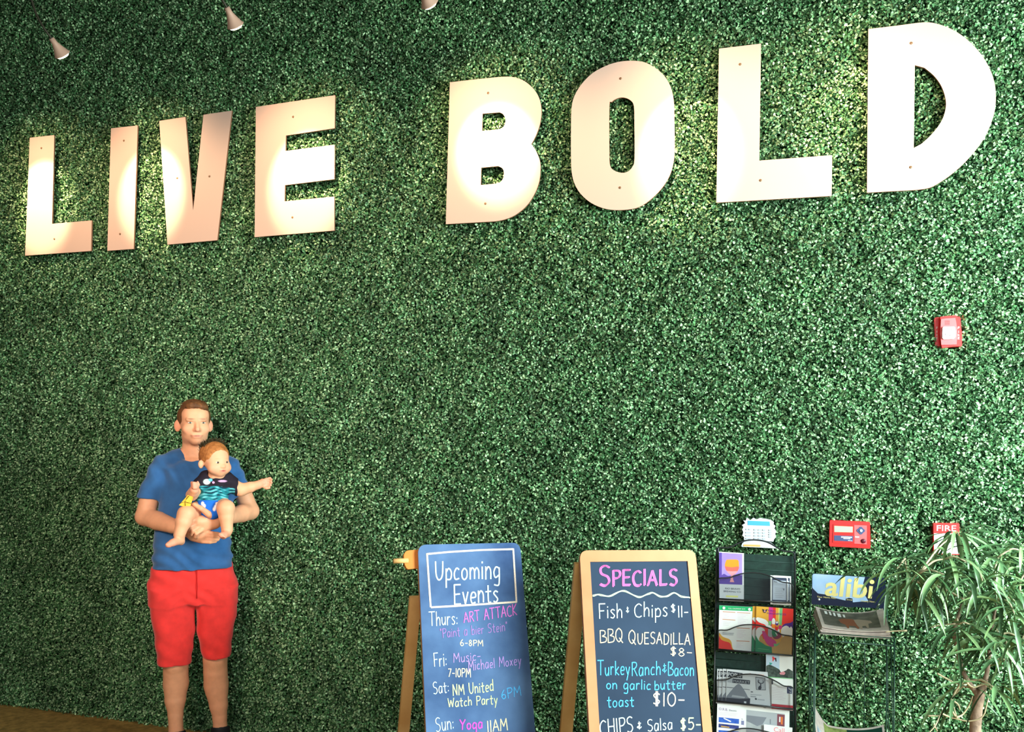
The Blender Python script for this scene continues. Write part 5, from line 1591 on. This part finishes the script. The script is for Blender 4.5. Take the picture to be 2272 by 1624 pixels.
def paint(col, w, c):
    return col * (1 - w[:, None]) + np.asarray(c) * w[:, None]


front = (P[:, 1] < -.05)
col = paint(col, .8 * blob(P, (0, -.095, -.066), (.026, .02, .0070)) * front, lin((222, 130, 112)))
col = paint(col, .9 * blob(P, (0, -.095, -.0655), (.024, .02, .0028)) * front, lin((130, 62, 54)))
for s_ in (-1, 1):
    col = paint(col, .5 * blob(P, (s_ * .0245, -.085, -.0635), (.006, .02, .0025)) * front, lin((150, 80, 66)))
    col = paint(col, .22 * blob(P, (s_ * .042, -.07, -.03), (.025, .04, .022)), SKP)
    col = paint(col, .85 * blob(P, (s_ * .030, -.09, .0190), (.0195, .025, .0040)) * front, lin((120, 76, 48)))
    col = paint(col, .6 * blob(P, (s_ * .0305, -.085, .0066), (.0165, .03, .0026)) * front, lin((132, 84, 62)))
    col = paint(col, .25 * blob(P, (s_ * .0305, -.085, .004), (.02, .03, .010)) * front, lin((190, 122, 92)))
    col = paint(col, .35 * blob(P, (s_ * .082, .014, -.012), (.02, .03, .03)), SKP)
col = paint(col, .3 * blob(P, (0, -.104, -.033), (.017, .02, .014)) * front, SKP)
col = paint(col, .28 * blob(P, (0, -.06, -.085), (.055, .06, .034)) * (P[:, 2] < -.04), lin((186, 132, 104)))
# arm hair and shin hair: slightly darker skin
hz = V[:, 2]
np_object('body', toW(V), F, M_skin, man, man, col)

# eyes
for s_ in (-1, 1):
    mb = MB(); c = hp(s_ * .0305, -.0800, .0005)
    mb.ellipsoid(toW(c), (.0120, .0100, .0046), M_eye, [AX, AY, (0, 0, 1)])
    eo = mb.build('eye', man, man)
    mb = MB(); mb.ellipsoid(toW(c + np.array([.0012, -.0084, 0.0003])), (.0050, .0026, .0050), M_iris, [AX, AY, (0, 0, 1)], 14, 8)
    mb.ellipsoid(toW(c + np.array([.0012, -.0096, 0.0003])), (.0023, .0018, .0023), M_pupil, [AX, AY, (0, 0, 1)], 12, 8)
    mb.build('iris', eo, man)

# --- hair
Hh = Field(tuple(HO + np.array([-.13, -.15, -.13])), tuple(HO + np.array([.13, .15, .16])), 0.0025)
Hh.ell(hp(0, .014, .032), (.0790, .099, .0800), .01, HA)
Hh.ell(hp(.010, -.045, .080), (.050, .044, .028), .02, HA)
Hh.ell(hp(-.012, -.02, .088), (.045, .06, .024), .02, HA)
Hh.carve(hp(0, -.115, .018), (.0655, .085, .0585), .010, HA)
Hh.carve(hp(0, -.13, -.04), (.085, .125, .075), .006, HA)
Hh.halfcut(hp(0, .02, -.048), (0, -.35, -1))
for s_ in (-1, 1):
    Hh.carve(hp(s_ * .09, .012, -.022), (.03, .026, .037), .004, HA)
Hh.wrinkle(.0013, lambda X, Y, Z: np.sin(X * 260 + 60 * Y + 3 * np.sin(Y * 70)) * np.sin(Y * 150 + Z * 90 + 2 * np.sin(X * 80)))
V, F = Hh.mesh()
hair_o = np_object('hair', toW(V), F, M_hair, man, man)

mb = MB(); rg = random.Random(9)
for i in range(620):
    u_ = rg.uniform(-1, 1); w_ = rg.uniform(-.75, .9)
    x_, y_ = .054 * u_, .014 + .080 * w_
    rr = 1 - (x_ / .079) ** 2 - ((y_ - .014) / .099) ** 2
    if rr < .12: continue
    s0 = hp(x_, y_, .032 + .080 * math.sqrt(rr) + (.010 if w_ < .2 else .004))
    t_ = HA[0] * rg.uniform(.002, .016) + HA[1] * rg.uniform(-.022, .004)
    mb.tube([toW(s0 - t_ * .6 - np.array([0, 0, .004])), toW(s0 + np.array([0, 0, .0025])), toW(s0 + t_ + np.array([0, 0, -.002 - .02 * abs(x_)]))], [.0010, .0011, .0004], M_hair, 4, caps=False)
mb.build('hair_strands', hair_o, man)

# --- T-shirt
S = Field((-0.36, -0.24, 0.86), (0.36, 0.22, 1.62), 0.0042)
rows = [(1022, 400, 462), (1040, 350, 526), (1075, 353, 521), (1114, 353, 519), (1150, 347, 514), (1190, 341, 511), (1225, 339, 513), (1258, 337, 516)]
dep = {1022: (-.075, .09), 1040: (-.088, .10), 1075: (-.112, .105), 1114: (-.122, .10), 1150: (-.128, .098), 1190: (-.128, .10), 1225: (-.128, .108), 1258: (-.13, .112)}
S.column([(LPz(y), LP(a, y)[0], LP(b, y)[0], *dep[y]) for y, a, b in rows], k=0.03)
S.cone(LP(420, 1008, .03), LP(361, 1031, .01), .048, .051, 0.025); S.cone(LP(442, 1008, .03), LP(507, 1033, .01), .048, .051, 0.025)
a, b = LP(356, 1045, 0), LP(329.5, 1106, 0); n = (b - a) / np.linalg.norm(b - a); n2 = n + np.array([.25, 0, 0]); 
S.chain([a, b, b + n * .05], [.054, .0560, .0560], 0.02, planes=[(b, n2 / np.linalg.norm(n2))])
a, b = LP(513, 1046, 0), LP(536, 1098, 0); n = (b - a) / np.linalg.norm(b - a)
S.chain([a, b, b + n * .05], [.053, .0540, .0540], 0.02, planes=[(b, n)])
S.carve(LP(431, 990, -.055), (.0655, .075, .072), .006)
S.carve(LP(431, 985, .01), (.066, .070, .075), .006)
def folds(X, Y, Z):
    f = np.sin((Z * 1.0 + X * 0.55) * 95 + 2.2 * np.sin(X * 21)) * np.exp(-((Z - .99) / .07) ** 2) * .6
    g = np.sin((X * 1.1 + Z * .55) * 62 + 1.6 * np.sin(Z * 17)) * np.exp(-((Z - 1.42) / .09) ** 2) * np.exp(-((X + .06) / .13) ** 2) * 1.5
    h = np.sin((X * .7 - Z * 1.1) * 70) * np.exp(-((np.abs(X) - .26) / .05) ** 2) * .7
    return f + g + h
S.wrinkle(.0058, folds)
V, F = S.mesh()
V = relax(V, F, 1, .4)
np_object('t_shirt', toW(V), F, M_shirt, man, man)

# --- shorts
S = Field((-0.33, -0.22, 0.36), (0.33, 0.22, 1.0), 0.0042)
up = [(1240, 343, 511), (1268, 333, 520), (1292, 327, 526), (1312, 329, 526), (1334, 333, 522)]
dp = [(-.112, .105), (-.114, .118), (-.114, .125), (-.112, .122), (-.108, .118)]
for leg in ([(1306, 334, 433), (1322, 331, 433), (1369, 336, 433.5), (1404, 342, 432), (1440, 346.5, 427.5), (1466, 350, 424)], [(1306, 435, 522), (1322, 435, 525), (1369, 435.5, 524.5), (1404, 437, 516), (1440, 445, 513), (1457, 449, 512)]):
    dd = [(-.104, .118), (-.105, .115), (-.103, .105), (-.100, .095), (-.097, .09), (-.096, .088)]
    S.column([(LPz(y), LP(a, y)[0], LP(b, y)[0], *d) for (y, a, b), d in zip(leg, dd)], k=0.007, pw=2.6)
S.column([(LPz(y), LP(a, y)[0], LP(b, y)[0], *d) for (y, a, b), d in zip(up, dp)], k=0.03)
def folds2(X, Y, Z):
    f = np.sin((Z * .8 + np.abs(X) * 1.0) * 75 + 1.5 * np.sin(Z * 31)) * np.exp(-((Z - .76) / .08) ** 2) * np.exp(-((np.abs(X) - .06) / .07) ** 2)
    g = np.sin(Z * 60 + X * 45 + 2 * np.sin(Z * 13)) * .5
    return f * 1.2 + g
S.wrinkle(.0040, folds2)
V, F = S.mesh(); V = relax(V, F, 1, .4)
sh = np_object('shorts', toW(V), F, M_short, man, man)
mb = MB()
fly = [toW(LP(436.5, y, d)) for y, d in ((1262, -.1185), (1285, -.1195), (1310, -.1180), (1328, -.1140))]
mb.tube(fly, .0018, mat('red_seam', (196, 28, 30), .8, .1), 6)
mb.build('fly_seam', sh, man)

# --- shoes
for kx, (ax_, ay_) in enumerate(((390.5, 1612), (489, 1612))):
    S = Field((-.36, -.34, -.005), (.36, .2, .17), .004)
    c = LP(ax_, ay_ + 26, .016); c[2] = 0
    sx = .03 if kx else -.03
    S.ell(c + np.array([0, .015, .05]), (.046, .062, .06), .02)
    S.ell(c + np.array([sx * .8, -.10, .035]), (.050, .10, .040), .03)
    S.cone(c + np.array([0, .005, .06]), c + np.array([-.001, .003, .112]), .050, .046, .012, planes=[(c + np.array([0, 0, .118]), (0, .25, 1))])
    S.halfcut((0, 0, .018), (0, 0, -1))
    V, F = S.mesh()
    so = np_object('shoe', toW(V), F, M_shoe, man, man)
    S = Field((-.36, -.34, -.005), (.36, .2, .05), .004)
    S.ell(c + np.array([0, .02, .01]), (.047, .062, .03), .02); S.ell(c + np.array([sx * .8, -.10, .01]), (.053, .105, .03), .03)
    S.halfcut((0, 0, .0195), (0, 0, 1)); S.halfcut((0, 0, .001), (0, 0, -1))
    V, F = S.mesh()
    np_object('sole', toW(V), F, M_sole, so, man)

# ------------------------------------------------------------------ the baby
baby = thing('person', 'baby in a dark and teal outfit held in the man\'s arms, one arm stretched out', 'person', tuple(toW(LP(462, 1118, -.22))))
BD = -.225
Bb = Field((-.19, -.43, 0.98), (.40, -.07, 1.64), .0030)
# trunk
Bb.chain([LP(482, 1066, BD), LP(476, 1090, BD), LP(468, 1112, BD), LP(465, 1120, BD)], [.050, .062, .064, .052], .03)
Bb.cone(LP(480, 1050, BD), LP(481, 1064, BD), .036, .040, .02)
# photo-left arm (raised fist)
a0, a1, a2 = LP(452, 1068, BD - .01), LP(426, 1098, BD - .03), LP(431, 1086, BD - .085)
Bb.chain([a0, a1], [.030, .026], .012); Bb.chain([a1, LP(428.5, 1092, BD - .06), a2], [.026, .024, .021], .01)
fc = LP(432.5, 1077, BD - .095)
Bb.ell(fc, (.0175, .017, .018), .008)
for i in range(4):
    q = LP(430.5 + .3 * i, 1071.5 + i * 3.6, BD - .108)
    Bb.chain([q + np.array([-.010, .008, .002]), q + np.array([-.002, -.008, .0]), q + np.array([.010, -.004, -.001])], [.0062, .0062, .0054], .0025)
Bb.chain([fc + np.array([.010, -.004, -.012]), fc + np.array([.015, -.010, .004]), fc + np.array([.012, -.010, .016])], [.0075, .0065, .0055], .004)
# photo-right arm (stretched out)
b0, b1, b2 = LP(508, 1070, BD), LP(534, 1087, BD - .01), LP(572, 1076, BD - .02)
Bb.chain([b0, b1], [.033, .030], .012); Bb.chain([b1, b1 + (b2 - b1) * .55, b2], [.030, .027, .0195], .012)
pm = LP(583, 1071, BD - .022)
Bb.chain([b2, pm], [.019, .019], .01)
Bb.ell(pm, (.019, .013, .017), .008)
for (p, q, r_) in (((588, 1064), (599, 1061), (603, 1064)), ((590, 1068), (600, 1067), (603, 1071)), ((590, 1072), (599, 1073), (601, 1077)), ((588, 1076), (596, 1078), (597, 1081))):
    Bb.chain([LP(*p, BD - .026), LP(*q, BD - .03), LP(*r_, BD - .04)], [.0072, .0062, .0052], .003)
Bb.chain([LP(583, 1078, BD - .026), LP(591, 1083, BD - .036), LP(598, 1082.5, BD - .042)], [.0078, .0068, .0055], .004)
# legs
k1, k2, k3 = LP(441, 1129, BD - .005), LP(413, 1140, BD - .10), LP(398, 1186, BD - .115)
Bb.chain([k1, k2], [.039, .0365], .012); Bb.chain([k2, k2 + (k3 - k2) * .4, k2 + (k3 - k2) * .8, k3], [.038, .0365, .027, .0235], .012)
f0 = LP(399, 1198, BD - .11); f1 = LP(383, 1204, BD - .155); f2 = LP(373, 1209, BD - .175)
Bb.chain([k3, f0, f1, f2], [.0235, .021, .017, .0125], .010); Bb.ell(LP(402, 1202, BD - .095), (.016, .017, .016), .01)
for i in range(5):
    t = LP(370.5 + i * 1.6, 1208.5 + i * 1.3, BD - .178)
    Bb.ell(t + np.array([0, -.004 + .003 * i, .001]), (.0068 - .0007 * i, .0075, .0064 - .0006 * i), .003)
m1, m2, m3 = LP(493, 1121, BD - .005), LP(501, 1128, BD - .105), LP(504, 1176, BD - .11)
Bb.chain([m1, m2], [.040, .039], .012); Bb.chain([m2, m2 + (m3 - m2) * .4, m2 + (m3 - m2) * .8, m3], [.040, .0345, .027, .0245], .012)
g0 = LP(502, 1183, BD - .115); g1 = LP(496, 1188, BD - .155); g2 = LP(491, 1187, BD - .175)
Bb.chain([m3, g0, g1, g2], [.0235, .021, .017, .0125], .010)
for i in range(5):
    t = LP(488 + i * 3.2, 1186 + i * 1.6, BD - .178)
    Bb.ell(t, (.0066 - .0006 * i, .0075, .0062 - .0005 * i), .003)
# head
BA = yawm(0.50, 0.04)
BO = LP(477, 1019, BD - .015)
bp_ = lambda x, y, z: BO + BA[0] * x + BA[1] * y + BA[2] * z
be = lambda c, r, k=.012, rot=None: Bb.ell(bp_(*c), r, k, BA if rot is None else rot @ BA)
be((0, .008, .016), (.0645, .072, .066), .02)
be((0, -.026, -.028), (.052, .046, .052), .02)
be((0, -.048, -.062), (.020, .018, .016), .018)
for s_ in (-1, 1):
    be((s_ * .032, -.042, -.042), (.025, .022, .023), .018)
    a = s_ * .5
    E = np.array([[math.cos(a), math.sin(a), 0], [-math.sin(a), math.cos(a), 0], [0, 0, 1]])
    be((s_ * .066, .012, -.022), (.013, .0075, .021), .006, E)
    Bb.carve(bp_(s_ * .0235, -.078, -.0145), (.0125, .010, .008), .008, BA)
be((0, -.070, -.033), (.0095, .0105, .0085), .009)
for s_ in (-1, 1):
    be((s_ * .007, -.070, -.0355), (.005, .006, .0045), .004)
be((0, -.0665, -.0505), (.0145, .007, .0045), .006); be((0, -.0655, -.0590), (.0125, .007, .0045), .006)
Bb.carve(bp_(.002, -.0755, -.0548), (.0135, .007, .0022), .003, BA)
V, F = Bb.mesh(); V = relax(V, F, 2, .4)
P = (V - BO) @ BA.T
SB = lin((234, 170, 134))
col = np.tile(SB, (len(V), 1))
fr2 = P[:, 1] < -.03
col = paint(col, .75 * blob(P, (0, -.07, -.0548), (.0165, .016, .0075)) * fr2, lin((222, 112, 104)))
col = paint(col, .9 * blob(P, (.002, -.07, -.0548), (.0115, .016, .0024)) * fr2, lin((130, 40, 40)))
for s_ in (-1, 1):
    col = paint(col, .4 * blob(P, (s_ * .033, -.05, -.04), (.022, .03, .02)) * fr2, lin((244, 150, 128)))
    col = paint(col, .30 * blob(P, (s_ * .024, -.068, .004), (.014, .02, .0032)) * fr2, lin((176, 124, 84)))
for q in (LP(376, 1208, BD - .17), LP(493, 1188, BD - .17), LP(592, 1070, BD - .03), LP(432, 1076, BD - .1)):
    col = paint(col, .45 * blob(V, q, (.045, .05, .035)), lin((244, 136, 124)))
np_object('body', toW(V), F, M_skin, baby, baby, col)
for s_ in (-1, 1):
    c = bp_(s_ * .0235, -.0595, -.0140)
    mb = MB(); mb.ellipsoid(toW(c), (.0100, .0088, .0056), M_eye, [AX, AY, (0, 0, 1)])
    eo = mb.build('eye', baby, baby)
    mb = MB(); q = c - BA[1] * .0070 + np.array([-.0004, 0, 0])
    mb.ellipsoid(toW(q), (.0050, .0036, .0050), M_irisb, [AX, AY, (0, 0, 1)], 14, 8)
    mb.build('iris', eo, baby)
# hair: fine ginger cap with a dark tuft standing up
Hb = Field(tuple(BO + np.array([-.11, -.12, -.09])), tuple(BO + np.array([.11, .12, .13])), .0024)
Hb.ell(bp_(0, .010, .018), (.0675, .0755, .069), .01, BA)
Hb.carve(bp_(0, -.095, .006), (.062, .072, .044), .008, BA)
Hb.carve(bp_(0, -.10, -.04), (.085, .11, .058), .006, BA)
Hb.halfcut(bp_(0, .02, -.034), (0, -.35, -1))
for s_ in (-1, 1):
    Hb.carve(bp_(s_ * .074, .010, -.030), (.024, .022, .030), .004, BA)
Hb.wrinkle(.0008, lambda X, Y, Z: np.sin(X * 300 + 70 * Z) * np.sin(Z * 220 + Y * 90 + 2 * np.sin(X * 110)))
V, F = Hb.mesh()
M_bhair = mat('ginger_fuzz', (196, 126, 68), 0.6, 0.3, rgb2=(150, 88, 44), scale=50, bump=0.5, bscale=380)
M_tuft = mat('dark_tuft', (74, 62, 34), 0.6, 0.3, rgb2=(46, 36, 20), scale=60)
hb = np_object('hair', toW(V), F, M_bhair, baby, baby)
mb = MB(); rg = random.Random(5)
for i in range(420):
    u_ = rg.uniform(-1, 1); w_ = rg.uniform(-.6, 1)
    s0 = bp_(.052 * u_, .020 + .040 * w_, .018 + .069 * math.sqrt(max(.02, 1 - (.052 * u_ / .0675) ** 2 - ((.01 + .04 * w_) / .0755) ** 2)) - .003)
    tipd = np.array([u_ * .012 + rg.uniform(-.008, .010), rg.uniform(-.008, .010), rg.uniform(.010, .026)])
    mid = s0 + tipd * .55 + np.array([0, 0, .003]); tip = s0 + tipd + np.array([.004, 0, 0])
    mb.tube([toW(s0), toW(mid), toW(tip)], [.0011, .0009, .0003], M_tuft, 4, caps=False)
mb.build('hair_tuft', hb, baby)


def baby_cloth(name, build, material, colfn=None, vox=.0032, wr=None):
    S = Field((-.19, -.43, 1.02), (.40, -.07, 1.50), vox)
    build(S)
    if wr: S.wrinkle(*wr)
    V, F = S.mesh(); V = relax(V, F, 1, .4)
    return np_object(name, toW(V), F, material, baby, baby, colfn(V) if colfn else None)


def onesie(S):
    S.chain([LP(482, 1068, BD), LP(476, 1090, BD), LP(469, 1108, BD)], [.057, .068, .072], .03, planes=[(LP(469, 1117, BD), np.array([-.1, 0, -1.0]))])
    n = a1 - a0; n = n / np.linalg.norm(n)
    q = a0 + n * .042
    S.cone(a0 - n * .02, q + n * .02, .038, .035, .02, planes=[(q, n)])
    n = b1 - b0; n = n / np.linalg.norm(n)
    q = LP(528, 1083, BD - .005)
    S.cone(b0 - n * .02, q + n * .03, .042, .038, .02, planes=[(q, (n + np.array([.4, 0, .5])) / np.linalg.norm(n + np.array([.4, 0, .5])))])
    S.carve(LP(481, 1050, BD - .025), (.042, .046, .030), .004)


zt_, zb_ = LP(475, 1078, BD - .06)[2], LP(475, 1117, BD - .06)[2]


def onesie_col(V):
    x, z = V[:, 0], V[:, 2]
    dark = lin((34, 28, 40)); teal = lin((32, 128, 142)); lt = lin((110, 200, 214)); dk = lin((14, 44, 66))
    c = np.tile(dark, (len(V), 1))
    xm = LP(476, 1095, BD)[0]
    edge = zt_ - .25 * np.abs(x - xm - .004) ** 1.0 * (x > xm) * .6
    in_ = (z < edge) & (np.abs(x - xm) < .092) & (V[:, 1] < BD + .02)
    band = .6 * np.sin(z * 430 + 2.2 * np.sin(x * 38) + 1.6 * np.sin(x * 90 + z * 60)) + .6 * np.sin(z * 210 - x * 45 + 2.5 * np.sin(x * 61 + 1) + 1.5 * np.sin(z * 160))
    t = np.tile(teal, (len(V), 1))
    t = paint(t, np.clip((band - .25) * 1.6, 0, 1), lt); t = paint(t, np.clip((-band - .2) * 1.5, 0, 1), dk)
    c = np.where(in_[:, None], t, c)
    k = V[:, 1] < BD
    c = paint(c, np.clip(blob(V, LP(459, 1069, BD - .06), (.013, .06, .011)) * 3, 0, 1) * k, lin((226, 240, 246)))
    c = paint(c, np.clip(blob(V, LP(467, 1065, BD - .06), (.008, .06, .006)) * 3, 0, 1) * k, lin((96, 190, 224)))
    c = paint(c, np.clip(blob(V, LP(473.5, 1070.5, BD - .06), (.0045, .06, .0045)) * 3, 0, 1) * k, lin((244, 170, 226)))
    c = paint(c, np.clip(blob(V, LP(494, 1067.5, BD - .06), (.017, .06, .0042)) * 3, 0, 1) * k, lin((206, 160, 208)))
    return c


M_onesie = attr_mat('printed_bodysuit', 0.8, 0.2, 0.08, 90, 0.2, 500)
oo = baby_cloth('bodysuit', onesie, M_onesie, onesie_col, .0026, (.0016, lambda X, Y, Z: np.sin(Z * 150 + X * 60 + 2 * np.sin(X * 50))))


def nappy(S):
    S.chain([LP(469, 1108, BD - .002), LP(466, 1124, BD - .018)], [.070, .062], .02)
    S.cone(LP(467, 1126, BD - .03), LP(471, 1137, BD - .05), .050, .036, .02)
    S.halfcut(LP(469, 1108, BD), (0, 0, 1))


def nappy_col(V):
    c = np.tile(lin((28, 108, 224)), (len(V), 1))
    for (x, y) in ((449.5, 1117), (453, 1122), (481, 1118), (478, 1124), (475, 1129)):
        c = paint(c, np.clip(blob(V, LP(x, y, BD - .06), (.006, .08, .008)) * 3, 0, 1), lin((236, 240, 246)))
    return c


baby_cloth('nappy', nappy, attr_mat('blue_nappy', 0.7, 0.2, 0.06, 60, 0.2, 300), nappy_col, .003)

# the yellow cloth between the baby's arm and leg
M_yel = mat('yellow_cloth', (238, 180, 62), 0.8, 0.2, var=0.08, scale=30)
M_ylin = mat('dark_thread', (70, 50, 24), 0.8, 0.1)
YD = BD - .095
mb = MB()
rows = []
for i in range(6):
    r_ = []
    for j in range(7):
        s, t = j / 6, i / 5
        x = (417 + 12 * s) * (1 - t) + (397 + 24 * s) * t; y = (1098 + 5 * s) * (1 - t) + (1121 + 6 * s) * t
        r_.append(toW(LP(x, y, YD + .004 * math.sin(j * 1.7 + i) - .02 * t)))
    rows.append(r_)
mb.grid(rows, M_yel, th=AY * .012)
yc = mb.build('folded_cloth')
tag(yc, 'folded yellow cloth with dark lines beside the baby\'s right knee', 'cloth')
mb = MB()
mb.tube([toW(LP(419, 1100, YD - .004)), toW(LP(410, 1112, YD - .012)), toW(LP(411, 1122, YD - .022))], .0012, M_ylin, 6)
mb.tube([toW(LP(398, 1117, YD - .02)), toW(LP(410, 1113, YD - .014)), toW(LP(424, 1117, YD - .016))], .0012, M_ylin, 6)
ln = mb.build('stitched_lines'); ln.parent = yc; ln.location = ln.location - yc.location
